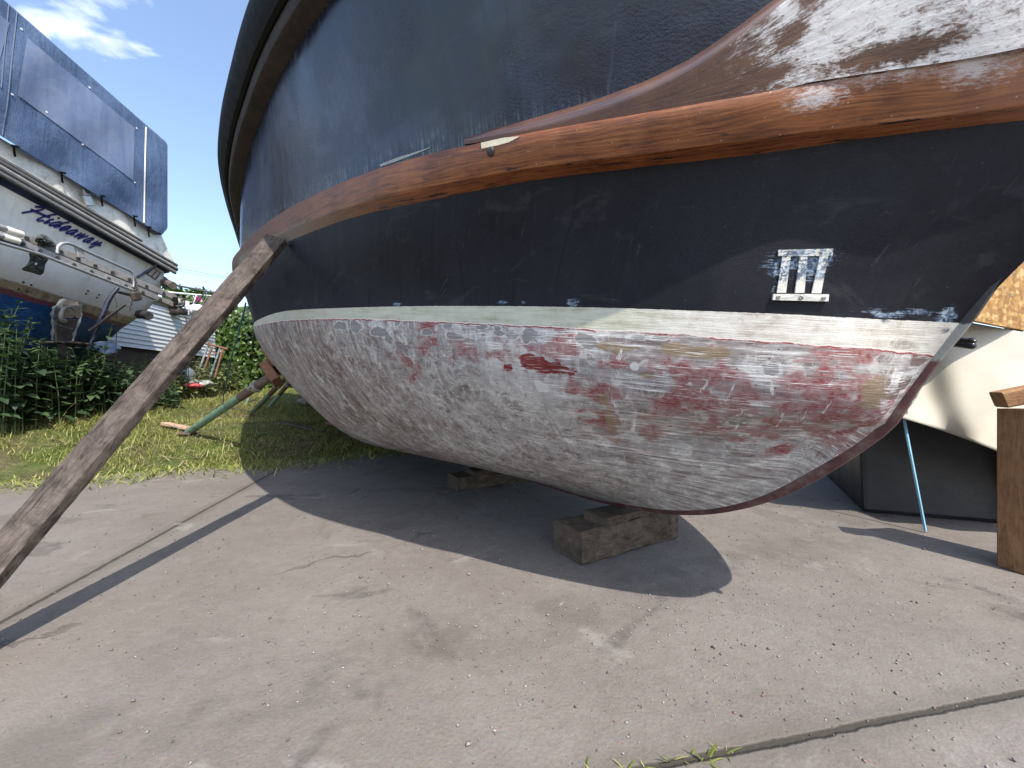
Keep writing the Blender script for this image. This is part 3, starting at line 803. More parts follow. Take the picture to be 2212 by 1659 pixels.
def hit2(x, y, bvh):
    d = Vector(P(x, y, 1.0)) - CAMV
    p, n, i, _ = bvh.ray_cast(CAMV, d.normalized())
    if p is None: return None, None
    return p, (-n if n.dot(d) > 0 else n)

# bow board above the strake: chalky face, rounded glossy top edge
T_BD = [(1024, 301), (1080, 281), (1136, 265), (1210, 243), (1285, 220), (1345, 199), (1404, 176), (1450, 154), (1493, 131), (1540, 101), (1583, 71), (1646, 24), (1689, -8), (1800, -95), (1950, -200), (2200, -330), (2420, -400)]
xb = np.concatenate([np.linspace(1026, 1760, 110), np.linspace(1770, 2400, 50)])
yt = cr_spline(np.array(T_BD, float)[:, 1:], xb, np.array(T_BD, float)[:, 0])[:, 0]
yb = trace(T_SKT, xb) + 17
vs_ = np.array([0.0, 0.12, 0.25, 0.4, 0.55, 0.68, 0.78])
cols = []
for x, y0, y1 in zip(xb, yb, yt):
    Hh = max(y0 - y1, 10.0)
    nose = min(40.0, Hh * 0.8)
    col = []
    seq = [(y0 - (Hh - nose) * k, 0.047) for k in np.linspace(0, 1, 10)]
    for ang in (6, 14, 23, 32, 41, 50, 59, 68, 77, 84, 90):
        seq.append((y1 + nose * (1 - math.sin(R(ang))), 0.047 * max(0.0, math.cos(R(ang))) ** 0.85))
    for y, th in seq:
        p, n = hit(x, y)
        if p is None: p, n = Vector(hull_pt(0.0, 5.5)), Vector((-0.2, -1, 0))
        col.append(np.array(p + n * th))
    cols.append(col)
bd = np.array(cols).transpose(1, 0, 2)
cap = bd[:, :1].copy()
for r_ in range(cap.shape[0]):                       # cut end: close back to the hull
    p, n = hit(1025, yb[0] - (yb[0] - yt[0]) * min(1, r_ / 14))
    if p is not None: cap[r_, 0] = np.array(p)
bd = np.concatenate([cap, bd], 1)
me = grid_mesh('bow_board', bd)
XX = np.concatenate([[xb[0]], xb])[None] * np.ones((bd.shape[0], 1)); VV = np.arange(bd.shape[0])[:, None] * np.ones((1, bd.shape[1]))
ck = np.clip((XX - 1600) / 130, -1.6, 0.62) - np.clip((VV - 9.5) / 2.5, 0, 1) * 1.3
for bx, bv, rx_, rv_ in ((1735, 9.0, 45, 2.6), (1690, 5.5, 40, 1.4), (1960, 10, 60, 3.0), (1640, 2.0, 60, 1.0), (1900, 1.0, 160, 0.8), (1800, 12, 50, 2.5)):
    ck -= 1.5 * np.clip(1.2 - np.hypot((XX - bx) / rx_, (VV - bv) / rv_), 0, 1)
set_attr(me, 'chalk', np.clip(ck, -2, 1)); set_attr(me, 'edge', np.clip((VV - 9) / 2, 0, 1))
board = link('bow_board', me, boat, M_board, True)
smooth_by_angle(me, 60)

# filler strip, bolt and patch on the strake by the board's tip
M_filler = flat('cream_filler', (0.62, 0.57, 0.43), 0.7, 0.12, 60)
M_bolt = flat('blackened_bolt', (0.05, 0.042, 0.04), 0.45, 0.6, 90, metal=0.3)
def on_surface(poly, bvh, th, name, mat, parent, sub=1, inset=0.0):
    """a thin raised patch: polygon of sight lines laid on a surface, th metres thick"""
    pts = []
    for x, y in poly:
        p, n = hit2(x, y, bvh)
        if p is None: return None
        pts.append((p, n))
    mb = MB()
    nv = len(pts)
    av = sum((n for _, n in pts), Vector()) / nv
    v = [p - av * 0.004 for p, n in pts] + [p + n * th for p, n in pts]
    f = [tuple(range(nv, 2 * nv))] + [(k, (k + 1) % nv, nv + (k + 1) % nv, nv + k) for k in range(nv)]
    mb.add(v, f)
    return mb.build(name, mat, parent)
on_surface([(1040, 310), (1062, 305), (1090, 299), (1124, 296), (1100, 308), (1075, 315), (1041, 322)], strake_bvh, 0.0022, 'filler_strip', M_filler, boat)
p, n = hit2(1060, 328, strake_bvh)
mb = MB(); q = n.to_track_quat('Z', 'Y').to_matrix()
rings = [(0.0105, -0.004), (0.0105, 0.001), (0.009, 0.0035), (0.005, 0.0048), (0.0, 0.0052)]
mb.add([p + q @ Vector((r_ * math.cos(k * math.pi / 8), r_ * math.sin(k * math.pi / 8), h)) for r_, h in rings[:-1] for k in range(16)] + [p + n * 0.0052],
       [(i * 16 + k, i * 16 + (k + 1) % 16, (i + 1) * 16 + (k + 1) % 16, (i + 1) * 16 + k) for i in range(3) for k in range(16)] + [(48 + k, 48 + (k + 1) % 16, 64) for k in range(16)])
mb.build('bolt', M_bolt, boat, True)
M_tape = flat('old_grey_primer', (0.36, 0.39, 0.38), 0.7, 0.3, 80)
on_surface([(822, 356), (860, 341), (905, 327), (935, 318), (905, 331), (860, 348), (824, 361)], hull_bvh, 0.002, 'primer_patch', M_tape, boat)

# rails
q_r = np.concatenate([np.linspace(0, 11, 160, endpoint=False), np.linspace(11, 16, 30)])
rl = cr_spline(c_rail, q_r)
tg = np.gradient(rl, axis=0); tg[:, 2] = 0; tg /= np.linalg.norm(tg, axis=1)[:, None]
on = np.stack([-tg[:, 1] * -1, tg[:, 0] * -1, np.zeros(len(tg))], -1)
if (on[80] @ np.array([-0.6, -0.8, 0])) < 0: on = -on
UPZ = np.array([0, 0, 1.0])
def rail_part(name, sec, mat, both=True):
    for k, side in enumerate(((lambda z: z), mirror)):
        pts = np.array([side(rl + on * o_ + UPZ * z_) for o_, z_ in sec])
        pts = np.concatenate([pts, pts[:1]])
        me = grid_mesh(name, pts)
        link(name, me, boat, mat, True); smooth_by_angle(me, 35)
rail_part('rail_moulding', [(-0.02, -0.003), (0.038, 0.0), (0.050, 0.006), (0.056, 0.018), (0.056, 0.048), (-0.02, 0.05)], M_railwood)
rail_part('cap_rail', [(-0.05, 0.052), (0.050, 0.052), (0.062, 0.046), (0.074, 0.050), (0.082, 0.062), (0.098, 0.09), (0.104, 0.14), (0.098, 0.175), (0.08, 0.19), (-0.05, 0.19)], M_black)

# stem bar
zs = [(2500, 20), (2440, 200), (2330, 350), (2212, 520), (2150, 608), (2086, 699), (2029.5, 767.5), (1970, 848), (1910, 932)]
st = [stem_at(*z) for z in zs] + [centre(k, z) for k, z in zip(KK[:9], ZK[:9])]
st = cr_spline(np.array(st), 60)
dirf = -np.array([DV[0], DV[1], 0]); lat = np.array([0.866, 0.5, 0])
sec = [(-0.020, -0.012), (0.001, -0.011), (0.007, -0.007), (0.007, 0.007), (0.001, 0.011), (-0.020, 0.012)]
tgs = np.gradient(st, axis=0); tgs /= np.linalg.norm(tgs, axis=1)[:, None]
fw = np.cross(tgs, lat); fw /= np.linalg.norm(fw, axis=1)[:, None]
if fw[10] @ dirf < 0: fw = -fw
pts = np.array([st + fw * f_ + lat * l_ for f_, l_ in sec]); pts = np.concatenate([pts, pts[:1]])
me = grid_mesh('stem_bar', pts)
zz = pts[..., 2].ravel()
set_attr(me, 'hz', zz)
g_ = G('stem_paint')
zz_ = m_ = g_.attr('hz'); nn_ = g_.noise(40, 5, 0.7)
zj = g_.add(zz_, g_.mul(g_.add(nn_, -0.5), 0.03))
cc = g_.ramp(g_.noise(22, 5, 0.65), [(0.35, (0.035, 0.02, 0.02)), (0.5, (0.09, 0.03, 0.03)), (0.65, (0.13, 0.085, 0.075))])
cc = g_.mix(g_.step(zj, CAM_H + 0.045, CAM_H + 0.055), cc, (0.22, 0.23, 0.21))
cc = g_.mix(g_.step(zj, CAM_H + 0.115, CAM_H + 0.122), cc, (0.018, 0.018, 0.024))
M_stem = g_.out(cc, 0.5, normal=g_.bump(nn_, 0.3, 0.004))
link('stem_bar', me, boat, M_stem, True); smooth_by_angle(me, 35)

# draught mark III: cap bar, three strokes, foot bar with screws
g_ = G('draught_mark_paint')
n1 = g_.noise(70, 5, 0.7); n2 = g_.noise(1.0, 4, 0.6, g_.map(g_.co(), (60, 60, 240), (0, R(12), 0)))
hgt_ = g_.sep(g_.co())[2]
cc = g_.ramp(n2, [(0.35, (0.50, 0.49, 0.45)), (0.6, (0.70, 0.68, 0.62))])
sm = g_.mul(g_.step(g_.math('ABSOLUTE', g_.add(hgt_, -(CAM_H + 0.240))), 0.036, 0.026), g_.step(g_.add(g_.noise(55, 4, 0.6, None, 1.5), g_.mul(g_.add(n2, -0.5), 0.8)), 0.38, 0.50))
cc = g_.mix(g_.mul(sm, 0.9), cc, g_.ramp(g_.noise(42, 3, 0.6, None, 2.5), [(0.40, (0.02, 0.03, 0.06)), (0.52, (0.12, 0.19, 0.28)), (0.62, (0.45, 0.52, 0.56))]))
M_mark = g_.out(cc, 0.55, normal=g_.bump(n2, 0.3, 0.002))
mark = None
def mark_bar(poly, th, name, parent):
    return on_surface(poly, hull_bvh, th, name, M_mark, parent)
p, n = hit(1735, 596)
mark = on_surface([(1680, 541), (1739, 539.5), (1798, 538), (1796, 553), (1738, 554), (1680, 554)], hull_bvh, 0.004, 'draught_mark', M_mark, boat)
for poly in ([(1689, 555), (1707, 555), (1696.5, 633), (1677, 633)], [(1726, 555), (1743, 555), (1736, 633), (1716, 633)], [(1769, 554.5), (1787, 554), (1772, 634), (1752, 634)]):
    mark_bar(poly, 0.0035, 'stroke', mark)
foot = mark_bar([(1668, 636), (1727, 636), (1786, 636.5), (1784.5, 652), (1726, 650.5), (1667, 649)], 0.008, 'foot_bar', mark)
M_screw = flat('bright_screw', (0.35, 0.34, 0.31), 0.35, 0.4, 120, metal=0.6)
for sx, sy, an in ((1678, 643, 40), (1727, 643.5, -50), (1774, 645, 5)):
    p, n = hit(sx, sy)
    p = p + n * 0.0082
    q = n.to_track_quat('Z', 'Y').to_matrix()
    mb = MB()
    mb.add([p + q @ Vector((r_ * math.cos(k * math.pi / 7), r_ * math.sin(k * math.pi / 7), h)) for r_, h in ((0.0044, -0.001), (0.0044, 0.0004), (0.003, 0.0011)) for k in range(14)],
           [(i * 14 + k, i * 14 + (k + 1) % 14, (i + 1) * 14 + (k + 1) % 14, (i + 1) * 14 + k) for i in range(2) for k in range(14)] + [tuple(range(28, 42))])
    ca, sa = math.cos(R(an)), math.sin(R(an))
    sl = [q @ Vector((ca * a_ - sa * b_, sa * a_ + ca * b_, 0.0013)) for a_, b_ in ((-0.004, -0.0007), (0.004, -0.0007), (0.004, 0.0007), (-0.004, 0.0007))]
    s_ = mb.build('screw', M_screw, mark)
    sb = MB(); sb.hexa([p + z - n * 0.001 for z in sl], [p + z for z in sl]); sb.build('screw_slot', M_bolt, mark)

# runs of black paint
M_drip = flat('wet_black_paint', (0.004, 0.004, 0.006), 0.2, 0.2, 40)
for ln in ([(969, 601), (961, 612), (954, 626), (951, 642), (948.5, 661)], [(967, 624), (959, 633), (952, 642), (950, 652)], [(1269, 517), (1252, 538), (1234, 559), (1231, 600), (1230, 640)],
           [(800, 630), (797, 652), (796, 662)], [(985, 520), (992, 560), (1000, 620), (1008, 655)]):
    mb = MB(); rr = 0.0016 if ln[0][0] in (969, 967) else 0.0006
    pts = []
    for x, y in ln:
        p, n = hit(x, y); pts.append(p + n * 0.0002)
    mb.tube(pts, [rr * (0.7 + 0.3 * math.sin(k * 2.1)) for k in range(len(pts))], 6)
    mb.build('paint_run', M_drip, boat, True)
# ------------------------------------------------------------------ ground
def sstep(x): x = np.clip(x, 0, 1); return x * x * (3 - 2 * x)
def ground_z(x, y):
    x = np.asarray(x, float); y = np.asarray(y, float)
    q = (y - 2.95) + np.maximum(0, -(x + 2.0)) * 0.5 - np.maximum(0, x + 1.9) * 0.95
    z = 0.27 * sstep(q / 1.7) + 0.15 * sstep((-x - 3.2) / 1.1) * sstep(q / 1.5)
    z = z + 0.045 * np.clip(y - 5.0, 0, 4) * sstep(q / 2)
    z = z + 0.02 * np.sin(x * 3.1 + y * 1.7) * np.sin(y * 2.3 - x) * sstep(q / 1.0)
    return z - 0.03
g1 = np.concatenate([[-150, -80, -40, -20, -12], np.linspace(-9, 1.5, 130), [3, 6, 12, 25, 60, 150]])
g2 = np.concatenate([[-80, -30, -12, -5, -1], np.linspace(0.5, 12, 140), [14, 18, 26, 45, 90, 180]])
gx, gy = np.meshgrid(g1, g2)
gz = ground_z(gx, gy)
me = grid_mesh('ground', np.stack([gx, gy, gz], -1))
m = G('earth_and_grass'); P3 = m.co()
nb = m.noise(0.9, 4, 0.55, P3); nm = m.noise(14, 6, 0.7, P3); nf = m.noise(70, 5, 0.7, P3)
soil = m.ramp(m.add(m.mul(nm, 0.5), m.mul(nf, 0.5)), [(0.3, (0.035, 0.026, 0.016)), (0.5, (0.085, 0.065, 0.04)), (0.7, (0.19, 0.16, 0.10))])
grs = m.ramp(m.add(m.mul(nm, 0.5), m.mul(nf, 0.5)), [(0.3, (0.022, 0.035, 0.010)), (0.5, (0.06, 0.085, 0.02)), (0.7, (0.17, 0.16, 0.06))])
M_earth = m.out(m.mix(m.step(nb, 0.42, 0.60), grs, soil), 0.95, normal=m.bump(m.add(nm, m.mul(nf, 0.4)), 0.8, 0.03), spec=0.2)
tag(link('ground', me, None, M_earth, True), kind='structure')

# concrete hardstanding under the boat
m = G('worn_concrete'); P3 = m.co()
n1 = m.noise(2.2, 5, 0.6, P3); n2 = m.noise(28, 6, 0.7, P3); n3 = m.noise(160, 4, 0.7, P3); nl = m.noise(0.7, 3, 0.5, P3)
c = m.ramp(m.add(m.add(m.mul(n1, 0.4), m.mul(n2, 0.3)), m.mul(n3, 0.3)), [(0.34, (0.108, 0.095, 0.085)), (0.48, (0.148, 0.132, 0.120)), (0.60, (0.180, 0.164, 0.150)), (0.74, (0.225, 0.208, 0.192))])
agg = m.voro(130, P3); agc = m.voro(130, P3, out='Color')
c = m.mix(m.mul(m.step(agg, 0.30, 0.18), m.step(n2, 0.46, 0.6)), c, m.mix(0.6, (0.20, 0.18, 0.165), agc, 'MULTIPLY'))
c = m.mix(m.mul(m.step(nl, 0.52, 0.68), 0.30), c, (0.15, 0.128, 0.105))
wob = m.noise(5.0, 6, 0.65, P3, col=True)
crk = m.voro(0.42, m.map(m.mix(0.22, P3, wob), (1, 1, 0.0)), 'DISTANCE_TO_EDGE')
cm = m.mul(m.step(crk, 0.0035, 0.0012), m.step(m.noise(1.6, 3, 0.6, P3), 0.52, 0.60))
c = m.mix(m.mul(cm, 0.6), c, (0.075, 0.065, 0.055))
st1 = m.noise(1.3, 6, 0.65, m.map(P3, (1, 1, 1), (0, 0, R(25)), (2, 7, 0)), 0.9)
c = m.mix(m.mul(m.step(st1, 0.56, 0.62), 0.42), c, (0.085, 0.074, 0.063))
tx, ty, _ = m.sep(m.map(m.mix(0.05, P3, wob), (1, 1, 1), (0, 0, R(-24))))
for off_ in (-0.55, 0.95):
    band = m.step(m.math('ABSOLUTE', m.add(ty, -off_)), 0.13, 0.06)
    c = m.mix(m.mul(m.mul(band, m.step(m.noise(5, 5, 0.7, P3), 0.42, 0.60)), 0.40), c, (0.075, 0.067, 0.06))
jx, jy, _ = m.sep(m.map(m.mix(0.006, P3, wob), (1, 1, 1), (0, 0, R(-11))))
jn = m.math('MINIMUM', m.math('ABSOLUTE', m.add(jy, -0.62)), m.math('ABSOLUTE', m.add(jx, 1.15)))
jm = m.step(m.add(jn, m.mul(m.add(m.noise(30, 4, 0.7, P3), -0.5), 0.012)), 0.010, 0.004)
c = m.mix(m.mul(m.step(jn, 0.06, 0.01), 0.35), c, (0.085, 0.075, 0.062))
c = m.mix(m.mul(jm, 0.85), c, (0.035, 0.03, 0.024))
oil = m.mul(m.step(m.noise(2.1, 4, 0.6, m.map(P3, (1, 1, 1), (0, 0, 0), (14, 3, 0)), 0.6), 0.62, 0.67), m.lin(m.noise(30, 3, 0.6, P3), 0.35, 0.6, 0.4, 1.0))
c = m.mix(m.mul(oil, 0.55), c, (0.050, 0.045, 0.042))
pale = m.step(m.noise(3.4, 6, 0.7, m.map(P3, (1, 1, 1), (0, 0, 0), (9, 1, 0)), 0.5), 0.58, 0.68)
c = m.mix(m.mul(pale, 0.45), c, (0.25, 0.235, 0.22))
dr = m.step(m.noise(9, 4, 0.7, m.map(P3, (1, 1, 1), (0, 0, 0), (5, 3, 0))), 0.70, 0.74)
c = m.mix(m.mul(dr, 0.5), c, (0.36, 0.34, 0.32))
hgt_ = m.add(m.add(m.mul(n2, 0.6), m.mul(n3, 0.35)), m.add(m.mul(agg, -0.25), m.add(m.mul(cm, -1.5), m.mul(jm, -3.0))))
M_conc = m.out(c, 0.9, normal=m.bump(hgt_, 0.55, 0.006), spec=0.25)
mb = MB(); mb.hexa([(-14, -14, -0.2), (14, -14, -0.2), (14, 9, -0.2), (-14, 9, -0.2)], [(-14, -14, 0), (14, -14, 0), (14, 9, 0), (-14, 9, 0)])
tag(mb.build('hardstanding', M_conc), kind='structure')

# ------------------------------------------------------------------ leaves and grass
def rand_dirs(n):
    v = rng.normal(size=(n, 3)); return v / np.linalg.norm(v, axis=1)[:, None]
def leaf_mesh(name, base, dirs, nrm, size, widths=(0.0, 0.75, 1.0, 0.6, 0.0), aspect=0.5, fold=0.25, droop=0.25):
    """one mesh of many leaves: each a folded, drooping blade of two strips of quads"""
    n = len(base); k = len(widths)
    d = dirs / np.linalg.norm(dirs, axis=1)[:, None]
    nr = nrm - d * (nrm * d).sum(1)[:, None]
    nr /= (np.linalg.norm(nr, axis=1)[:, None] + 1e-9)
    s = np.cross(d, nr)
    size = np.broadcast_to(size, (n,))[:, None]
    V = np.zeros((n, k, 3, 3))
    for i, wd in enumerate(widths):
        u = i / (k - 1)
        c = base + d * size * u - nr * size * droop * u * u
        w_ = size * aspect * 0.5 * max(wd, 0.02)
        V[:, i, 0] = c + s * w_ + nr * w_ * fold
        V[:, i, 1] = c
        V[:, i, 2] = c - s * w_ + nr * w_ * fold
    idx = np.arange(k * 3).reshape(k, 3)
    f = []
    for i in range(k - 1):
        for j in range(2):
            f.append([idx[i, j], idx[i, j + 1], idx[i + 1, j + 1], idx[i + 1, j]])
    f = np.array(f)
    F_ = (np.arange(n)[:, None, None] * (k * 3) + f[None]).reshape(-1, 4)
    me = mesh_np(name, V.reshape(-1, 3), F_)
    set_attr(me, 'tint', np.repeat(rng.random(n), k * 3))
    me.polygons.foreach_set('use_smooth', [True] * len(me.polygons))
    return me

def leaf_mat(name, dark, mid, light, trans=0.3, rough=0.45):
    m = G(name)
    t = m.attr('tint')
    c = m.ramp(m.add(m.mul(t, 0.8), m.mul(m.noise(3.0, 3, 0.5), 0.25)), [(0.12, dark), (0.5, mid), (0.95, light)])
    return m.out(c, rough, spec=0.45, trans=trans)

M_ivy = leaf_mat('ivy_leaf', (0.018, 0.040, 0.010), (0.045, 0.092, 0.018), (0.11, 0.17, 0.035), 0.25, 0.36)
M_nettle = leaf_mat('nettle_leaf', (0.020, 0.042, 0.020), (0.038, 0.075, 0.030), (0.07, 0.12, 0.045), 0.25, 0.55)
M_weed = leaf_mat('pale_weed_leaf', (0.05, 0.07, 0.02), (0.12, 0.15, 0.05), (0.26, 0.26, 0.11), 0.3, 0.6)
M_tree = leaf_mat('tree_leaf', (0.02, 0.045, 0.010), (0.05, 0.10, 0.02), (0.10, 0.17, 0.035), 0.3, 0.45)
M_grass = leaf_mat('grass_blade', (0.10, 0.145, 0.02), (0.23, 0.275, 0.06), (0.46, 0.41, 0.17), 0.35, 0.6)
M_stemg = flat('green_stem', (0.06, 0.09, 0.03), 0.7, 0.3, 30)
M_bark = flat('bark', (0.075, 0.055, 0.04), 0.9, 0.5, 24, bump=0.6)
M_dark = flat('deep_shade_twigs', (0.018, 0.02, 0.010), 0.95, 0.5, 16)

# grass bank
def blades(n, xr, yr, hgt, wid, dens=None, name='grass'):
    x = rng.uniform(*xr, n); y = rng.uniform(*yr, n)
    q = (y - 2.95) + np.maximum(0, -(x + 2.0)) * 0.5 - np.maximum(0, x + 1.9) * 0.95
    cl = np.sin(x * 2.3 + 1.3 * np.sin(y * 1.9)) * np.sin(y * 2.9 + np.sin(x * 3.3)) + 0.5 * np.sin(x * 9 + y * 5) * np.sin(y * 11 - x * 4)
    keep = (q > 0.22 + 0.15 * np.sin(x * 7)) & (cl + rng.normal(0, 0.45, n) > -0.55)
    x, y, cl = x[keep], y[keep], cl[keep]
    n = len(x)
    z = ground_z(x, y) - 0.005
    az = rng.uniform(0, 2 * np.pi, n)
    lean = rng.uniform(0.1, 0.9, n)
    d = np.stack([np.cos(az) * lean, np.sin(az) * lean, np.ones(n)], -1)
    nr = np.stack([np.cos(az), np.sin(az), -lean], -1)
    h = hgt * (0.45 + 0.8 * rng.random(n)) * (0.8 + 0.25 * cl)
    return leaf_mesh(name, np.stack([x, y, z], -1), d, nr, np.clip(h, 0.02, None), (0.8, 1.0, 0.6, 0.0), wid, 0.35, -0.45)
me1 = blades(90000, (-6.5, -0.6), (2.9, 6.2), 0.075, 0.07)
tag(link('grass', me1, None, M_grass), kind='stuff')
me2 = blades(50000, (-9.5, 1.0), (6.2, 9.6), 0.10, 0.085, name='far_grass')
tag(link('far_grass', me2, None, M_grass), kind='stuff')
me3 = blades(2600, (-6.0, -0.8), (3.2, 8.0), 0.20, 0.03, name='tall_grass')
tag(link('tall_grass', me3, None, M_grass), kind='stuff')

# dry straw lying on the bank
n = 2600
x = rng.uniform(-6.0, -1.0, n); y = rng.uniform(3.0, 6.5, n)
az = rng.uniform(0, 2 * np.pi, n)
me = leaf_mesh('straw', np.stack([x, y, ground_z(x, y) + rng.uniform(0.01, 0.05, n)], -1), np.stack([np.cos(az), np.sin(az), rng.uniform(-.1, .25, n)], -1), np.tile([0, 0, 1.0], (n, 1)), rng.uniform(0.08, 0.22, n), (0.7, 1, 0.6), 0.035, 0.2, 0.1)
M_straw = leaf_mat('dry_straw', (0.16, 0.11, 0.06), (0.30, 0.24, 0.14), (0.46, 0.40, 0.27), 0.1, 0.8)
tag(link('straw', me, None, M_straw), kind='stuff')

# ivy hedge across the back
def ivy_wall(name, x0, x1, yf, h, n, label):
    o = empty(name, ((x0 + x1) / 2, yf + 0.6, float(ground_z((x0 + x1) / 2, yf))), label, 'hedge')
    xs = np.linspace(x0, x1, 70); vs = np.linspace(0, 1, 30)
    X, Vv = np.meshgrid(xs, vs)
    top = h * (0.88 + 0.10 * np.sin(X * 1.3) + 0.06 * np.sin(X * 3.7 + 1))
    gz_ = ground_z(X, yf)
    def face(u, v, t):       # front of the hedge: bulges, hollows, rolled-over top
        b = 0.22 * np.sin(u * 2.1 + v * 3) * np.sin(v * 4.2 + u) + 0.12 * np.sin(u * 5.3) * np.sin(v * 9 + u * 2) + 0.10 * np.sin(u * 11 + v * 5)
        return yf + 0.25 - b * 0.8 + 0.75 * np.maximum(0, v - 0.62) ** 1.5 * 2.2 + 0.10 * (1 - v)
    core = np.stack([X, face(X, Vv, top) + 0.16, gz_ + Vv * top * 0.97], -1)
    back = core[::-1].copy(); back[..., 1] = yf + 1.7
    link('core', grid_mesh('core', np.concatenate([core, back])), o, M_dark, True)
    u = rng.uniform(x0, x1, n); v = rng.beta(1.1, 0.95, n)
    tp = h * (0.88 + 0.10 * np.sin(u * 1.3) + 0.06 * np.sin(u * 3.7 + 1))
    p = np.stack([u, face(u, v, tp) + rng.normal(0, 0.06, n) - 0.03, ground_z(u, yf) + v * tp + rng.normal(0, 0.04, n)], -1)
    nr = np.stack([rng.normal(0, 0.45, n), -0.9 + rng.normal(0, 0.3, n), 0.35 + rng.normal(0, 0.4, n) + 0.5 * (v > 0.85)], -1)
    d = np.stack([rng.normal(0, 0.7, n), -0.25 + rng.normal(0, 0.3, n), -0.8 + rng.normal(0, 0.5, n)], -1)
    link('foliage', leaf_mesh('foliage', p, d, nr, rng.uniform(0.055, 0.115, n), (0.1, 1.0, 0.95, 0.5, 0.0), 0.95, 0.18, 0.2), o, M_ivy)
    return o
ivy_wall('ivy_hedge', -7.6, 4.0, 8.3, 2.35, 34000, 'tall dark green ivy hedge behind the grass at the back of the yard')

def tree(name, c, r, n, label, trunk_h, mat=M_tree, ls=(0.10, 0.17)):
    gz_ = float(ground_z(c[0], c[1])) if c[1] > 0 else -0.03
    o = empty(name, (c[0], c[1], gz_), label, 'tree')
    mb = MB()
    base = Vector((c[0], c[1], gz_ - 0.1)); top = Vector((c[0] + 0.1, c[1], c[2] + r[2] * 0.3))
    mb.tube([base, base.lerp(top, 0.35) + Vector((0.05, 0, 0)), base.lerp(top, 0.7), top], [0.13, 0.10, 0.07, 0.03], 9)
    for k in range(9):
        a = k * 2.4; s_ = base.lerp(top, 0.35 + 0.06 * k)
        e = Vector((c[0] + r[0] * 0.75 * math.cos(a), c[1] + r[1] * 0.75 * math.sin(a), c[2] + r[2] * (-0.5 + 0.13 * k)))
        mb.tube([s_, s_.lerp(e, 0.5) + Vector((0, 0, 0.12)), e], [0.045, 0.03, 0.01], 6)
    mb.build('trunk', M_bark, o, True)
    ncl = max(26, n // 260)
    cc = rand_dirs(ncl) * (rng.random(ncl) ** 0.4)[:, None] * np.array(r) * 0.92
    which = rng.integers(0, ncl, n)
    rad = rng.uniform(0.18, 0.36, ncl) * min(r)
    p = cc[which] + rand_dirs(n) * (rng.random(n) ** 0.45)[:, None] * rad[which][:, None] * np.array([1.15, 1.15, 0.8]) + np.array(c)
    d = rand_dirs(n) * np.array([1, 1, 0.5]) + np.array([0, 0, -0.35])
    link('crown', leaf_mesh('crown', p, d, rand_dirs(n) * 0.7 + np.array([0, 0, 0.8]), rng.uniform(*ls, n), (0.0, 0.9, 1.0, 0.0), 0.6, 0.2, 0.25), o, mat)
    return o
tree('background_tree', (-9.3, 11.5, 2.4), (1.5, 0.9, 1.05), 5200, 'bushy green tree showing above the white shed and the ladder end', 2)
tree('background_tree', (-6.7, 11.2, 2.2), (1.2, 0.8, 0.95), 4200, 'smaller pale green tree behind the shed roof and black frame poles', 2)

# nettles under and before the cruiser
def nettles(name, spots, label, cat, kind=None, mat=M_nettle, leaf=(0.07, 0.125), parent=None):
    mb = MB(); P_, D_, N_, S_ = [], [], [], []
    for x, y, h in spots:
        z0 = float(ground_z(x, y))
        lx, ly = rng.normal(0, 0.10, 2)
        pts = [Vector((x, y, z0 - 0.02)), Vector((x + lx * 0.3 * h, y + ly * 0.3 * h, z0 + h * 0.5)), Vector((x + lx * h * 1.2, y + ly * h * 1.2, z0 + h))]
        mb.tube(pts, [0.005, 0.004, 0.0015], 5)
        k = max(4, int(h / 0.065)); a0 = rng.uniform(0, 6)
        for i in range(k):
            t = 0.18 + 0.82 * i / (k - 1)
            pp = pts[0].lerp(pts[1], t * 2) if t < 0.5 else pts[1].lerp(pts[2], t * 2 - 1)
            for sd2 in (0, math.pi):
                a = a0 + i * math.pi / 2 + sd2 + rng.normal(0, 0.25)
                P_.append(pp); D_.append((math.cos(a), math.sin(a), 0.15 + rng.normal(0, 0.25) + 0.5 * (t > 0.93)))
                N_.append((rng.normal(0, .2), rng.normal(0, .2), 1)); S_.append(rng.uniform(*leaf) * (1.1 - 0.55 * t ** 3))
    o = empty(name, (spots[0][0], spots[0][1], 0.3), label, cat)
    if kind: o['kind'] = kind
    mb.build('stem', M_stemg, o, True)
    link('foliage', leaf_mesh('foliage', np.array(P_), np.array(D_, float), np.array(N_, float), np.array(S_), (0.0, 0.75, 1.0, 0.8, 0.45, 0.0), 0.62, 0.22, 0.3), o, mat)
    return o
def nettle_spots(poly, n):
    """poly: list of (sight x, top y, X plane) along the clump; random stems between"""
    out = []
    for _ in range(n):
        t = rng.uniform(0, len(poly) - 1.001); i = int(t); f = t - i
        x_, y_, = [poly[i][k] * (1 - f) + poly[i + 1][k] * f for k in (0, 1)]
        Xp = rng.uniform(-4.5, -3.85)
        top = PX(x_, y_ + abs(rng.normal(0, 22)) - 6, Xp)
        g_ = float(ground_z(top[0], top[1]))
        out.append((top[0], top[1], float(np.clip(top[2] - g_, 0.10, 1.2))))
    return out
nettles('nettle_patch', nettle_spots([(-40, 640), (20, 690), (60, 735), (110, 745), (190, 750), (235, 768), (290, 785)], 45) + nettle_spots([(-60, 680), (0, 715), (30, 775), (75, 790), (105, 765), (120, 750), (150, 785), (185, 785), (215, 775), (250, 792), (300, 805), (345, 820), (385, 840)], 190), None, None, 'stuff')
t_ = PX(30, 580, -3.95)
nettles('tall_nettle', [(t_[0], t_[1], t_[2] - float(ground_z(t_[0], t_[1])))], 'single tall nettle standing above the rest before the white stern', 'plant', leaf=(0.07, 0.11))
t_ = PX(6, 600, -4.0)
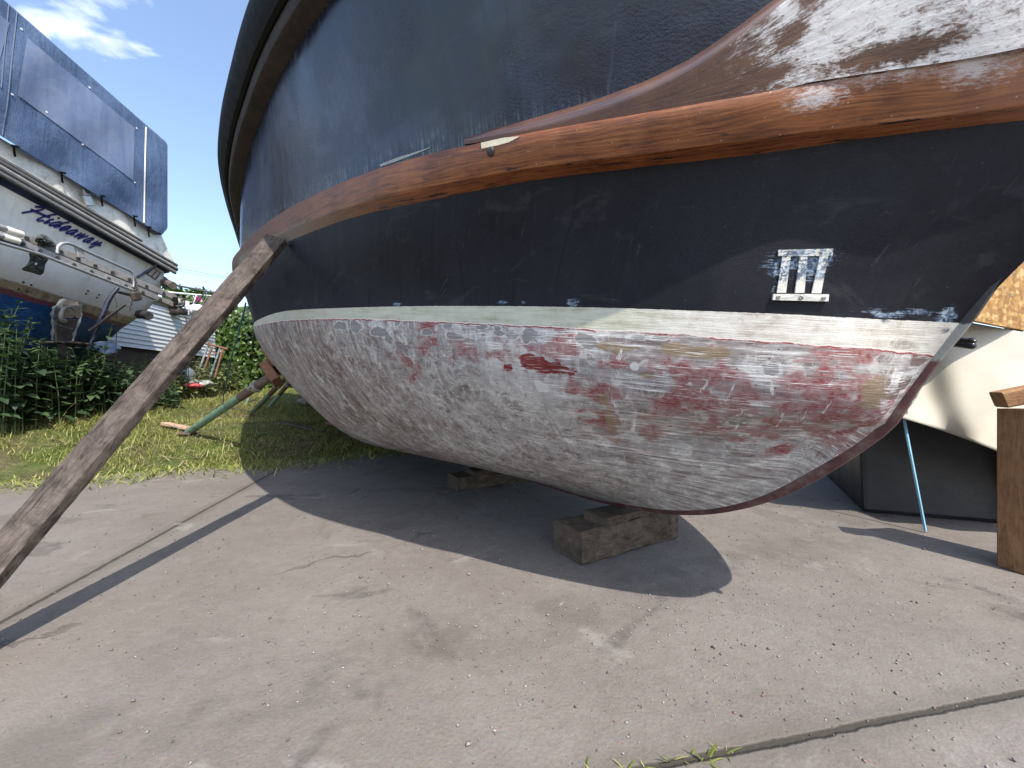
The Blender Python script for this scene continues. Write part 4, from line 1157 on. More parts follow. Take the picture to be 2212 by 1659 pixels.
nettles('tall_nettle', [(t_[0], t_[1], t_[2] - float(ground_z(t_[0], t_[1]))), (t_[0] - .05, t_[1] - .1, t_[2] - 0.2 - float(ground_z(t_[0], t_[1])))], 'bushy pair of tall nettle stems at the outermost edge of the nettle patch', 'plant', leaf=(0.07, 0.11))
t_ = PX(205, 700, -3.95)
nettles('tall_nettle', [(t_[0], t_[1], t_[2] - float(ground_z(t_[0], t_[1])))], 'nettle shoot standing between the outdrive and the navy bracket strut', 'plant', leaf=(0.06, 0.1))
# pale weeds along the shed's foot
sp = []
for _ in range(170):
    y = rng.uniform(5.0, 7.4); x = -5.25 - 0.208 * (y - 5.6) + rng.uniform(-0.05, 0.75)
    sp.append((x, y, rng.uniform(0.25, 0.62)))
nettles('weeds', sp, None, None, 'stuff', M_weed, (0.05, 0.10))

# ------------------------------------------------------------------ plank prop, steel props, pads and blocks
def raw_wood(name, stops, crack=0.8, sapc=(0.36, 0.31, 0.25), fine=1.0):
    """unpainted timber: grain along the piece, splits, blotches"""
    m = G(name); P3 = m.co()
    at = m.attr('along'); ac = m.attr('across')
    vec = m.comb(m.mul(at, 9.0), m.mul(ac, 110.0 * fine), m.mul(m.sep(P3)[1], 30.0))
    gr = m.noise(1.0, 6, 0.72, vec, 0.9)
    bl = m.noise(15, 7, 0.75, P3, 0.8)
    c = m.ramp(m.add(m.mul(gr, 0.5), m.mul(bl, 0.5)), stops)
    crk2 = m.step(m.noise(1.0, 4, 0.6, m.comb(m.mul(at, 5.0), m.mul(ac, 150.0 * fine), 0.0), 0.6), 0.66, 0.70)
    c = m.mix(m.mul(crk2, crack), c, tuple(q * 0.8 for q in stops[0][1]))
    sap = m.mul(m.step(m.noise(7, 4, 0.6, m.map(P3, (1, 1, 1), (0, 0, 0), (4, 0, 2))), 0.62, 0.72), 0.35)
    c = m.mix(sap, c, sapc)
    return m.out(c, 0.85, normal=m.bump(m.add(m.add(gr, m.mul(bl, 0.6)), m.mul(crk2, -1.0)), 0.7, 0.006), spec=0.25)
M_oldwood = raw_wood('old_grey_timber', [(0.34, (0.012, 0.009, 0.008)), (0.43, (0.040, 0.031, 0.027)), (0.51, (0.080, 0.064, 0.056)), (0.60, (0.125, 0.104, 0.091)), (0.70, (0.19, 0.162, 0.14))], sapc=(0.26, 0.22, 0.18))
M_newwood = raw_wood('fresh_sawn_timber', [(0.33, (0.14, 0.070, 0.035)), (0.45, (0.25, 0.135, 0.068)), (0.55, (0.33, 0.19, 0.10)), (0.70, (0.42, 0.265, 0.15))], 0.5, (0.46, 0.31, 0.19), 0.6)

def timber(name, a, b, wdir, width, thick, mat, label, cat, group=None, segs=40, rough=0.0, parent=None, fray=0.0):
    """a plank from a to b; wdir across its face"""
    a, b, wd = Vector(a), Vector(b), Vector(wdir)
    L = (b - a); ln = L.length; L.normalize()
    wd = (wd - L * wd.dot(L)).normalized(); th = L.cross(wd).normalized()
    sec = []
    hw, ht, e = width / 2, thick / 2, min(width, thick) * 0.10
    for sx, sy in ((1, 1), (-1, 1), (-1, -1), (1, -1)):
        pr = [(sx * hw, sy * (ht - e)), (sx * (hw - e), sy * ht)]
        sec += pr if sx * sy > 0 else pr[::-1]
    n = len(sec); V = []; al = []; acx = []
    for i in range(segs + 1):
        t = i / segs
        for k, (p_, q_) in enumerate(sec):
            j = Vector((0, 0, 0))
            if rough: j = Vector(rng.normal(0, rough, 3)) + wd * rough * 1.5 * math.sin(t * 9 + k)
            V.append(a + L * (ln * t) + wd * p_ + th * q_ + j); al.append(ln * t); acx.append(p_ + q_ * 0.7)
    f = [(i * n + k, i * n + (k + 1) % n, (i + 1) * n + (k + 1) % n, (i + 1) * n + k) for i in range(segs) for k in range(n)]
    for cap, off in ((0, -fray), (segs, fray)):
        ctr = sum((V[cap * n + k] for k in range(n)), Vector()) / n + L * off
        V.append(ctr); al.append(0); acx.append(0)
        ci = len(V) - 1
        for k in range(n):
            f.append((cap * n + (k + 1) % n, cap * n + k, ci) if cap == 0 else (cap * n + k, cap * n + (k + 1) % n, ci))
    mb = MB(); mb.add(V, f)
    me = mb.mesh(name)
    set_attr(me, 'along', al); set_attr(me, 'across', acx)
    o = link(name, me, parent, mat)
    smooth_by_angle(me, 35)
    if label: tag(o, label, cat, group)
    return o
dtop = 1.625
pT = Vector(P(598, 519, dtop)); pM = Vector(P(235, 937, 1.14))
dl = (pM - pT).normalized()
pB = pT + dl * ((pT.z - 0.012) / -dl.z)
wv = Vector(P(614.5, 529, dtop)) - Vector(P(583, 504.5, dtop)) + Vector((0.0, -0.022, 0.0))
timber('plank_prop', pT, pB, wv, 0.080, 0.034, M_oldwood, 'weathered grey brown plank leaning from the ground up to the rubbing strake', 'prop', segs=60, rough=0.0006, fray=0.001)

M_pipe_g = G('chipped_green_pipe')
m = M_pipe_g; n1 = m.noise(30, 5, 0.7); n2 = m.noise(7, 3, 0.6)
c = m.ramp(m.add(m.mul(n1, 0.6), m.mul(n2, 0.4)), [(0.32, (0.05, 0.06, 0.045)), (0.46, (0.085, 0.15, 0.105)), (0.6, (0.14, 0.23, 0.165)), (0.75, (0.24, 0.31, 0.24))])
M_pipe_g = m.out(c, 0.5, normal=m.bump(n1, 0.3, 0.004))
M_rust = flat('rusty_screw_thread', (0.085, 0.052, 0.038), 0.75, 0.5, 50, col2=(0.17, 0.11, 0.08))
M_cast = flat('galvanised_collar', (0.30, 0.29, 0.26), 0.55, 0.4, 40, metal=0.3)
M_palepipe = flat('pale_green_pipe', (0.20, 0.32, 0.25), 0.5, 0.3, 40)
def steel_prop(foot, knot, top, r, mat, label, thread=True):
    """boat prop: painted outer tube, threaded inner screw, lashed collar, foot plate"""
    foot, knot, top = Vector(foot), Vector(knot), Vector(top)
    o = empty('steel_prop', foot, label, 'prop', 'steel props along the far side of the boat')
    d = (top - foot).normalized()
    kp = foot + d * ((knot - foot).dot(d))
    mb = MB(); mb.tube([foot, foot.lerp(kp, 0.5), kp], r, 16); mb.build('outer_tube', mat, o, True)
    mb = MB()
    L = (top - kp).length + 0.25; st_ = kp - d * 0.25
    n = int(L / 0.012); pts = [st_ + d * (L * i / n) for i in range(n + 1)]
    mb.tube(pts, [r * (1.03 + (0.07 if i % 2 else 0)) if i < n * 0.72 else r * 0.9 for i in range(n + 1)], 14)
    mb.build('screw', M_rust, o, True)
    mb = MB()
    mb.tube([kp - d * r * 0.75, kp - d * r * 0.7, kp + d * r * 0.6, kp + d * r * 0.7], [r * 1.1, r * 1.45, r * 1.45, r * 1.1], 14)
    s_ = d.orthogonal().normalized(); q_ = d.cross(s_)
    mb.tube([kp + s_ * r * 1.2, kp + s_ * r * 2.1 + d * r * 0.5, kp + s_ * r * 2.3 - d * r * 0.6], r * 0.28, 6)
    mb.tube([kp - s_ * r * 1.2 + q_ * r, kp - s_ * r * 2.0 + q_ * r * 1.2], r * 0.4, 6)
    mb.build('collar', M_cast, o, True)
    mb = MB(); mb.box(foot + Vector((0, 0, 0.0)), (0.16, 0.16, 0.016), None, 0.003); mb.build('foot_plate', M_rust, o)
    return o
def on_ground(x, y, d0):
    """where the sight line meets the bank, starting the search at depth d0"""
    d = d0
    for _ in range(4000):
        p = P(x, y, d)
        if p[2] <= float(ground_z(p[0], p[1])) + 0.01: return p
        d += 0.004
    return P(x, y, d0)
steel_prop(on_ground(405, 936, 3.0), P(545, 842, 3.1), P(606, 800, 2.98), 0.031, M_pipe_g, 'thick chipped green steel prop nearest to the plank, with brown screw thread')
steel_prop(on_ground(538, 898, 4.2), P(587, 847, 4.45), P(618, 816, 4.4), 0.026, M_pipe_g, 'dull grey green steel prop with white collar, second along the hull')
steel_prop(on_ground(580, 881, 5.0), P(618, 836, 5.35), P(634, 817, 5.3), 0.025, M_palepipe, 'pale mint green steel prop, farthest along the hull')
steel_prop(on_ground(527, 882, 5.6), P(541, 853, 6.0), P(552, 830, 6.0), 0.017, M_pipe_g, 'thin dark steel prop half hidden behind the thick green prop')

M_brick = flat('rusty_brown_timber', (0.19, 0.085, 0.045), 0.75, 0.35, 40, stretch=(1, 1, 5))
m_top, m_bot = Vector(P(571, 757, 2.93)), Vector(P(612, 818, 2.88))
dd = (m_bot - m_top).normalized()
sdv = Vector((-0.55, 0.83, 0)); sdv.normalize()
timber('wooden_wedge', m_top + Vector((-0.0, 0, 0)), m_top.lerp(m_bot, 0.62), sdv, 0.09, 0.035, M_brick, 'thin reddish wooden wedge between the hull and the prop pad, uppermost of the two', 'wedge', segs=6)
c0 = m_top.lerp(m_bot, 0.42) + Vector((-0.045, -0.01, -0.028)); c1 = m_bot + Vector((-0.035, -0.01, -0.03))
timber('prop_pad', c0, c1, sdv, 0.13, 0.06, M_brick, 'thick reddish brown wooden pad at the head of the green prop', 'pad', segs=6)

M_block = raw_wood('keel_block_timber', [(0.33, (0.020, 0.015, 0.011)), (0.44, (0.060, 0.044, 0.032)), (0.54, (0.10, 0.075, 0.055)), (0.68, (0.16, 0.125, 0.095))], 0.8, (0.18, 0.14, 0.10), 0.5)
for k_, lab in ((0.95, 'sawn timber block under the forefoot of the keel'), (2.1, 'sawn timber block under the keel amidships'), (3.9, 'dark timber block under the keel farther aft'), (5.6, 'timber block under the keel by the stern')):
    c = centre(k_, 0); zk = float(np.interp(k_, KK, ZK)) + CAM_H
    zb = float(max(0.0, ground_z(c[0], c[1])))
    a_ = Vector((c[0] - 0.866 * 0.26, c[1] - 0.5 * 0.26, (zb + zk - 0.012) / 2)); b_ = Vector((c[0] + 0.866 * 0.26, c[1] + 0.5 * 0.26, (zb + zk - 0.012) / 2))
    hb = max(0.03, zk - 0.012 - zb); hp = min(0.03, hb * 0.3)
    dz = Vector((0, 0, hp / 2))
    timber('keel_block', a_ - dz, b_ - dz, (0, 0, 1), hb - hp, 0.17, M_block, lab, 'timber block', 'timber blocks under the keel', segs=16, rough=0.0016)
    zt = zk - 0.012 - hp / 2
    aw = Vector((a_.x + 0.866 * 0.10 + 0.02, a_.y + 0.5 * 0.10 - 0.02, zt)); bw = Vector((b_.x - 0.866 * 0.12 + 0.03, b_.y - 0.5 * 0.12 + 0.01, zt))
    timber('packing_piece', aw, bw, (0, 0, 1), hp - 0.001, 0.12, M_block, lab.replace('sawn timber block', 'thin packing board').replace('dark timber block', 'thin packing board').replace('timber block', 'thin packing board').replace(' under', ' pinched under'), 'packing board', 'packing boards under the keel', segs=10, rough=0.0012)

# flakes of scraped paint and grit on the concrete
def grit(name, n, cx, cy, sx, sy, s0, s1, mat, thin):
    x, y = rng.normal(cx, sx, n), rng.normal(cy, sy, n)
    ok = ground_z(x, y) < -0.005
    x, y = x[ok], y[ok]; n = len(x)
    s_ = rng.uniform(s0, s1, n) * rng.uniform(0.5, 1.3, n)
    V = np.zeros((n, 6, 3)); a0 = rng.uniform(0, 6.28, n)
    for k in range(4):
        a = a0 + k * np.pi / 2 + rng.normal(0, 0.3, n); r_ = s_ * rng.uniform(0.5, 1.0, n)
        V[:, k] = np.stack([x + r_ * np.cos(a), y + r_ * np.sin(a), s_ * thin * rng.uniform(0.3, 0.8, n) + 0.0008], -1)
    V[:, 4] = np.stack([x, y, s_ * thin + 0.001], -1); V[:, 5] = np.stack([x, y, np.full(n, 0.0004)], -1)
    f = np.array([[0, 1, 4], [1, 2, 4], [2, 3, 4], [3, 0, 4], [1, 0, 5], [2, 1, 5], [3, 2, 5], [0, 3, 5]])
    me = mesh_np(name, V.reshape(-1, 3), (np.arange(n)[:, None, None] * 6 + f[None]).reshape(-1, 3))
    set_attr(me, 'tint', np.repeat(rng.random(n), 6))
    tag(link(name, me, None, mat), kind='stuff')
m = G('paint_flakes'); M_flake = m.out(m.ramp(m.attr('tint'), [(0.0, (0.22, 0.20, 0.185)), (0.6, (0.36, 0.345, 0.33)), (0.8, (0.20, 0.09, 0.08)), (0.95, (0.12, 0.11, 0.10))]), 0.8)
m = G('grit'); M_grit = m.out(m.ramp(m.attr('tint'), [(0.0, (0.08, 0.07, 0.06)), (0.5, (0.17, 0.15, 0.135)), (1.0, (0.30, 0.28, 0.26))]), 0.95)
grit('paint_flakes', 1100, 0.25, 1.15, 0.6, 0.30, 0.0018, 0.0045, M_flake, 0.3)
grit('grit', 5200, 0.0, 1.4, 1.3, 0.8, 0.0012, 0.0045, M_grit, 0.9)
grit('gravel', 240, -0.3, 2.0, 1.6, 0.9, 0.003, 0.008, M_grit, 0.9)

# weeds creeping over the edge of the concrete and along its joint
n = 5200
xx = rng.uniform(-6.5, -0.9, n); q0_ = rng.normal(0.17, 0.16, n)
yy = 2.95 - np.maximum(0, -(xx + 2.0)) * 0.5 + np.maximum(0, xx + 1.9) * 0.95 + q0_ + 0.12 * np.sin(xx * 5) * np.sin(xx * 2.3)
ca, sa = math.cos(R(11)), math.sin(R(11))
nj = 700
tj = rng.uniform(-2.6, 1.6, nj); tj = tj[np.sin(tj * 6.1) + np.sin(tj * 2.7 + 1) > 0.7]
xj = tj * ca - 0.62 * sa * -1 * -1; yj = 0.62 / ca + (tj * ca) * math.tan(R(11)) + rng.normal(0, 0.005, len(tj))
xx = np.concatenate([xx, tj * ca - 0.62 * sa]); yy = np.concatenate([yy, tj * sa + 0.62 * ca + rng.normal(0, 0.006, len(tj))])
zz = np.maximum(ground_z(xx, yy), 0.0)
n = len(xx); az = rng.uniform(0, 6.28, n); ln_ = rng.uniform(0.3, 1.6, n)
hh = np.where(np.arange(n) < 5200, rng.uniform(0.02, 0.085, n), rng.uniform(0.01, 0.035, n))
me = leaf_mesh('edge_weeds', np.stack([xx, yy, zz - 0.003], -1), np.stack([np.cos(az) * ln_, np.sin(az) * ln_, np.ones(n)], -1), np.stack([np.cos(az), np.sin(az), -ln_], -1), hh, (0.7, 1.0, 0.8, 0.0), 0.11, 0.3, -0.4)
tag(link('edge_weeds', me, None, M_grass), kind='stuff')
# ------------------------------------------------------------------ cabin cruiser: stern seen from aft
def flat_on(name, poly, X, th, mat, parent):
    """polygon of sight lines on the plane at world X, th thick towards -X"""
    pts = [Vector(PX(x, y, X)) for x, y in poly]
    mb = MB(); mb.prism(pts, (-th, 0, 0)); return mb.build(name, mat, parent)
def gel(name, col, scum=False):
    return flat(name, col, 0.35, 0.10, 9)
# hull shell: rows across the stern, top to bottom
def edge(x, y, X): return PX(x, y, X)
ROWS = [  # X plane, point near, point far (sight lines), row id
    (-4.10, (0, 351), (380, 573)), (-4.115, (0, 366), (381, 583)), (-4.13, (0, 379), (374, 590)), (-4.15, (0, 400), (364, 592)), (-4.20, (0, 440), (360, 612)),
    (-4.27, (0, 500), (350, 640)), (-4.36, (0, 560), (330, 668)), (-4.43, (0, 596), (305, 688)), (-4.47, (0, 612), (288, 700)),
    (-4.52, (0, 634), (272, 710)), (-4.60, (0, 690), (255, 726)), (-4.72, (0, 760), (238, 740)), (-5.2, (0, 800), (205, 765))]
rows = []
for X, a_, b_ in ROWS:
    pa, pb = PX(*a_, X), PX(*b_, X)
    d = (pb - pa) / (pb[1] - pa[1])
    near = pa + d * (2.35 - pa[1])
    seg = [near + (pb - near) * t for t in np.linspace(0, 1, 40)]
    # round the two quarters forward
    sd1 = [pb + np.array([-0.25, 0.03, 0.0]), pb + np.array([-0.8, 0.06, 0.03]), pb + np.array([-2.6, 0.0, 0.12])]
    sd0 = [near + np.array([-2.6, 0.0, 0.12]), near + np.array([-0.8, -0.04, 0.03]), near + np.array([-0.2, -0.02, 0])]
    rows.append(sd0 + seg + sd1)
rows = np.array(rows)
rows[:, 3, 0] -= 0.03; rows[:, 42, 0] -= 0.05
m = G('white_gelcoat_and_blue_antifouling'); uv = m.co('UV'); P3 = m.co()
rw = m.attr('row'); n1 = m.noise(6, 5, 0.6); n2 = m.noise(38, 5, 0.7); nv = m.noise(1.0, 5, 0.65, m.map(P3, (14, 14, 1.2)))
rj = m.add(rw, m.mul(m.add(m.noise(9, 4, 0.6), -0.5), 0.5))
wh = m.ramp(m.add(m.mul(n1, 0.5), m.mul(nv, 0.5)), [(0.33, (0.52, 0.515, 0.49)), (0.5, (0.68, 0.68, 0.665)), (0.7, (0.76, 0.76, 0.75))])
wh = m.mix(m.mul(m.step(rj, 5.2, 7.6), m.lin(nv, 0.35, 0.65, 0.2, 0.75)), wh, (0.44, 0.40, 0.31))
scum = m.ramp(m.add(m.mul(nv, 0.5), m.mul(n2, 0.5)), [(0.35, (0.10, 0.075, 0.055)), (0.5, (0.27, 0.21, 0.14)), (0.65, (0.44, 0.38, 0.27))])
c = m.mix(m.step(rj, 7.3, 7.6), wh, scum)
c = m.mix(m.step(rj, 8.4, 8.6), c, (0.13, 0.05, 0.055))
blue = m.ramp(m.add(m.mul(n1, 0.4), m.mul(n2, 0.6)), [(0.35, (0.006, 0.028, 0.085)), (0.5, (0.012, 0.06, 0.19)), (0.64, (0.03, 0.11, 0.29)), (0.74, (0.16, 0.24, 0.36))])
c = m.mix(m.step(rj, 8.9, 9.05), c, blue)
nav = m.ramp(n1, [(0.35, (0.020, 0.034, 0.070)), (0.65, (0.035, 0.055, 0.10))])
c = m.mix(m.math('MULTIPLY', m.step(rw, 1.98, 2.02), m.step(rw, 3.02, 2.98)), c, nav)
M_cruiser = m.out(c, m.lin(n1, 0.3, 0.7, 0.28, 0.5), normal=m.bump(n2, 0.15, 0.003))
cruiser = empty('cabin_cruiser', (-5.2, 3.8, 0.5), 'white cabin cruiser with blue canvas canopy and its name in blue script on the stern', 'boat')
me = grid_mesh('hull', rows)
rid = np.array([0, 1, 2, 3, 4, 5, 6.2, 7.2, 8.2, 9.0, 10, 11, 12.0])[:, None] * np.ones((1, rows.shape[1]))
set_attr(me, 'row', rid)
link('hull', me, cruiser, M_cruiser, True); smooth_by_angle(me, 35)
tr_bvh = BVHTree.FromPolygons([tuple(p) for p in rows.reshape(-1, 3)], [tuple(map(int, f)) for f in grid_faces(*rows.shape[:2])])
# deck closes the top
mb = MB(); top = [tuple(p) for p in rows[0]]
mb.add(top, [tuple(range(len(top)))]); mb.build('deck', M_cruiser, cruiser)
# coaming between rail and canopy
M_coam = G('stained_white_coaming'); m = M_coam
n1 = m.noise(12, 6, 0.7, dist=0.5); n2 = m.noise(60, 4, 0.7)
M_coam = m.out(m.ramp(m.add(m.mul(n1, 0.7), m.mul(n2, 0.3)), [(0.33, (0.17, 0.16, 0.135)), (0.43, (0.50, 0.48, 0.42)), (0.55, (0.64, 0.62, 0.56)), (0.7, (0.70, 0.69, 0.64))]), 0.5, normal=m.bump(n1, 0.2, 0.004))
flat_on('coaming', [(-330, 83), (0, 298), (179, 403), (310, 484), (346, 500), (352, 516), (371, 556), (382, 576), (170, 451), (0, 351), (-330, 157)], -4.10, 0.9, M_coam, cruiser)
# three-bead rubber rail
M_rub = flat('grey_rubber_rail', (0.085, 0.08, 0.075), 0.5, 0.35, 40)
M_railw = flat('pale_rail_insert', (0.36, 0.34, 0.30), 0.45, 0.3, 40)
def rail_line(y0, y1, xr, r, X, mat, name):
    a_, b_ = PX(0, y0, X), PX(xr, y1, X); d = (b_ - a_) / (b_[1] - a_[1]); a_ = a_ + d * (2.35 - a_[1])
    mb = MB(); mb.tube([a_, a_ + (b_ - a_) * 0.3, a_ + (b_ - a_) * 0.7, b_], r, 10); return mb.build(name, mat, cruiser, True)
rl_ = rail_line(352, 574, 381, 0.022, -4.06, M_rub, 'rub_rail')
for y0, y1, xr, r, mt, nm in ((359, 579, 381, 0.012, M_railw, 'rail_insert'), (365.5, 583, 382, 0.021, M_rub, 'rub_rail'), (372, 588, 380, 0.011, M_railw, 'rail_insert'), (376.5, 591, 379, 0.014, M_rub, 'rub_rail')):
    rail_line(y0, y1, xr, r, -4.055, mt, nm)
rail_line(344, 521, 306, 0.013, -4.06, M_rub, 'rub_rail'); rail_line(338, 518, 306, 0.008, -4.06, M_railw, 'rail_insert')
# canopy: two panels of canvas with a clear window, seam tape and rolled edges
m = G('blue_canvas'); P3 = m.co()
wv_ = m.noise(1.0, 2, 0.5, m.map(P3, (420, 420, 420))); nb = m.noise(3.0, 6, 0.65, P3, 0.5); ns = m.noise(1.0, 5, 0.65, m.map(P3, (16, 16, 2.0), (R(20), 0, 0)))
c = m.ramp(m.add(m.mul(nb, 0.3), m.add(m.mul(ns, 0.35), m.mul(m.noise(55, 4, 0.7, P3), 0.35))), [(0.32, (0.056, 0.090, 0.165)), (0.5, (0.084, 0.128, 0.222)), (0.66, (0.120, 0.168, 0.272))])
c = m.mix(m.mul(m.step(m.noise(28, 4, 0.7, P3), 0.6, 0.75), 0.25), c, (0.13, 0.16, 0.22))
M_canvas = m.out(c, 0.9, normal=m.bump(m.add(m.mul(wv_, 0.25), m.add(m.mul(ns, 1.4), m.mul(nb, 1.6))), 0.9, 0.016), spec=0.12)
m = G('clouded_window_vinyl'); P3 = m.co()
nb = m.noise(4, 5, 0.6, P3, 0.4); ns = m.noise(1.0, 5, 0.65, m.map(P3, (12, 12, 1.4)))
M_vinyl = m.out(m.ramp(m.add(m.mul(nb, 0.4), m.mul(ns, 0.6)), [(0.33, (0.090, 0.125, 0.220)), (0.5, (0.130, 0.168, 0.265)), (0.68, (0.170, 0.205, 0.285))]), 0.6, normal=m.bump(nb, 0.4, 0.02), spec=0.25)
NCx, NCy = 80, 50
top_a, top_b = (-330, -298), (352, 302)
bot_a, bot_b = (-330, 90), (352, 508)
cvs = []
for j in range(NCy + 1):
    v = j / NCy; row = []
    for i in range(NCx + 1):
        u = i / NCx
        # far upper and lower corners are rounded
        ytop, ybot = top_a[1] * (1 - u) + top_b[1] * u, bot_a[1] * (1 - u) + bot_b[1] * u
        x = top_a[0] * (1 - u) + (top_b[0] + 10 * min(1, v / 0.06) ** 0.5 - (12 * ((v - 0.93) / 0.07) if v > 0.93 else 0)) * u
        yy = ytop + (ybot - ytop) * v
        X = -4.03 + 0.012 * math.sin(u * 23 + v * 3) * v + 0.010 * math.sin(v * 9 + u * 31) + 0.035 * math.sin(math.pi * v) - 0.02 * max(0, (u - 0.96) / 0.04) ** 2 + 0.018 * math.sin((u * 7 + (1 - v) * 2.2) * 5) * max(0, v - 0.45) * 1.6
        row.append(PX(x, yy, X))
    cvs.append(row)
cvs = np.array(cvs)
# roof runs forward from the top edge, far side closes the tent
roof = np.array([cvs[0] + np.array([-d_, 0.0, h_]) for d_, h_ in ((2.4, 0.25), (1.6, 0.24), (0.8, 0.17), (0.3, 0.08), (0.08, 0.025))])
full = np.concatenate([roof, cvs])
link('canopy', grid_mesh('canopy', full), cruiser, M_canvas, True)
canopy = [o for o in cruiser.children if o.name.startswith('canopy')][0]
endp = np.stack([cvs[:, -1] + np.array([-d_, 0.06 * d_, 0]) for d_ in (0.0, 0.12, 0.6, 2.4)], 1)
link('canopy_side', grid_mesh('canopy_side', endp), cruiser, M_canvas, True)
cv_bvh = BVHTree.FromPolygons([tuple(p) for p in cvs.reshape(-1, 3)], [tuple(map(int, f)) for f in grid_faces(NCy + 1, NCx + 1)])
def on_plane_grid(name, quad, bvh, off, mat, parent, nu=30, nv=14):
    """quad of sight lines (a,b,c,d) laid as a fine sheet on a surface, off metres proud"""
    pts = []
    for j in range(nv + 1):
        row = []
        for i in range(nu + 1):
            u, v = i / nu, j / nv
            x = (quad[0][0] * (1 - u) + quad[1][0] * u) * (1 - v) + (quad[3][0] * (1 - u) + quad[2][0] * u) * v
            y = (quad[0][1] * (1 - u) + quad[1][1] * u) * (1 - v) + (quad[3][1] * (1 - u) + quad[2][1] * u) * v
            p, n = hit2(x, y, bvh)
            if p is None: p, n = Vector(PX(x, y, -4.03)), Vector((1, 0, 0))
            row.append(np.array(p + n * off))
        pts.append(row)
    return link(name, grid_mesh(name, np.array(pts)), parent, mat, True)
win = on_plane_grid('window', [(58, 82), (290, 277), (287, 391), (36, 205)], cv_bvh, 0.005, M_vinyl, canopy)
on_plane_grid('window', [(-330, -235), (20, 50), (-14, 176), (-330, 10)], cv_bvh, 0.005, M_vinyl, canopy)
# pale stitched tape round the window, zip line
M_tape2 = flat('weathered_seam_tape', (0.10, 0.13, 0.19), 0.8, 0.3, 30)
M_piping = flat('white_piping', (0.62, 0.60, 0.60), 0.6, 0.15, 60)
def on_line(name, pts, bvh, r, mat, parent, off=0.003, n=10):
    out = []
    for (x0, y0), (x1, y1) in zip(pts[:-1], pts[1:]):
        for k in range(n):
            t = k / n; p, nn = hit2(x0 + (x1 - x0) * t, y0 + (y1 - y0) * t, bvh)
            if p is not None: out.append(p + nn * off)
    p, nn = hit2(*pts[-1], bvh)
    if p is not None: out.append(p + nn * off)
    mb = MB(); mb.tube(out, r, 6); return mb.build(name, mat, parent, True)
on_line('piping', [(315, 268), (313, 340), (311.5, 420), (310.5, 489)], cv_bvh, 0.0065, M_piping, canopy)
on_line('seam', [(36, 26), (14, 235), (3, 300)], cv_bvh, 0.004, M_tape2, canopy)
on_line('seam', [(18, 10), (2, 190)], cv_bvh, 0.004, M_tape2, canopy)
on_line('bottom_hem', [(0, 302), (178, 407), (309, 487), (346, 505)], cv_bvh, 0.006, M_black, canopy)
for x, y in ((46, 64), (26, 205), (193, 190), (178, 313), (295, 278), (291, 395), (100, 243)):
    p, nn = hit2(x, y, cv_bvh)
    mb = MB(); mb.tube([p, p + nn * 0.006, p + nn * 0.008], [0.009, 0.008, 0.002], 8); mb.build('press_stud', M_piping, canopy, True)
# straps hook under the coaming
for x, y in ((30, 326), (133, 383), (219, 433), (290, 477), (320, 500)):
    a_, b_, c_ = Vector(PX(x, y - 8, -4.02)), Vector(PX(x + 1, y + 5, -4.06)), Vector(PX(x + 2.5, y + 12, -4.08))
    mb = MB(); mb.tube([a_, b_, c_], 0.008, 6); mb.tube([a_ + Vector((0.01, -0.02, 0)), a_ + Vector((0.012, 0.02, 0.012))], 0.010, 5); mb.build('strap_hook', M_black, cruiser, True)
M_steel = flat('dull_stainless', (0.42, 0.42, 0.41), 0.35, 0.2, 40, metal=0.7)
mb = MB(); mb.box(PX(190, 434, -4.05), (0.03, 0.07, 0.09), Matrix.Rotation(R(20), 3, 'X'), 0.006); mb.box(PX(186, 417, -4.06), (0.03, 0.06, 0.05), Matrix.Rotation(R(20), 3, 'X'), 0.006)
mb.build('stern_latch', M_steel, cruiser)
# name on the stern in blue script, with its pale outline
M_ink = flat('royal_blue_letters', (0.018, 0.018, 0.13), 0.4, 0.1, 40)
M_ink2 = flat('grey_letter_shadow', (0.30, 0.29, 0.285), 0.5, 0.1, 40)
SCRIPT = [[(90, 240), (250, 215), (420, 190), (560, 170), (625, 142), (628, 115), (540, 95), (420, 85)], [(310, 150), (420, 200), (560, 260), (680, 315), (800, 355)],
          [(960, 275), (860, 285), (740, 310), (620, 345), (510, 385), (490, 420), (540, 437), (640, 425)], [(895, 395), (800, 415), (700, 455), (660, 475), (710, 488), (800, 465)], [(980, 374), (1035, 366)],
          [(1080, 490), (1040, 470), (960, 475), (850, 495), (790, 530), (820, 550), (920, 545), (1050, 515), (1150, 490), (1280, 470)], [(1150, 490), (1020, 545), (900, 590), (1000, 580), (1070, 575)],
          [(1070, 620), (1200, 632), (1290, 608), (1292, 583), (1220, 578), (1120, 600), (1050, 640), (1060, 667), (1150, 662), (1250, 650)],
          [(1490, 690), (1430, 670), (1330, 680), (1230, 710), (1210, 745), (1290, 750), (1400, 720), (1490, 690), (1400, 735), (1310, 780), (1400, 772)],
          [(1590, 735), (1480, 785), (1410, 830), (1500, 810), (1670, 770), (1560, 830), (1490, 875), (1600, 850), (1750, 810)],
          [(1890, 880), (1820, 870), (1720, 890), (1640, 920), (1640, 945), (1720, 945), (1840, 905), (1890, 885), (1800, 930), (1720, 975), (1800, 962)],
          [(2000, 940), (1900, 980), (1820, 1020), (1900, 1015), (2090, 975), (1950, 1030), (1850, 1080), (1760, 1098)], [(1950, 1036), (2000, 1040), (2065, 1052)]]
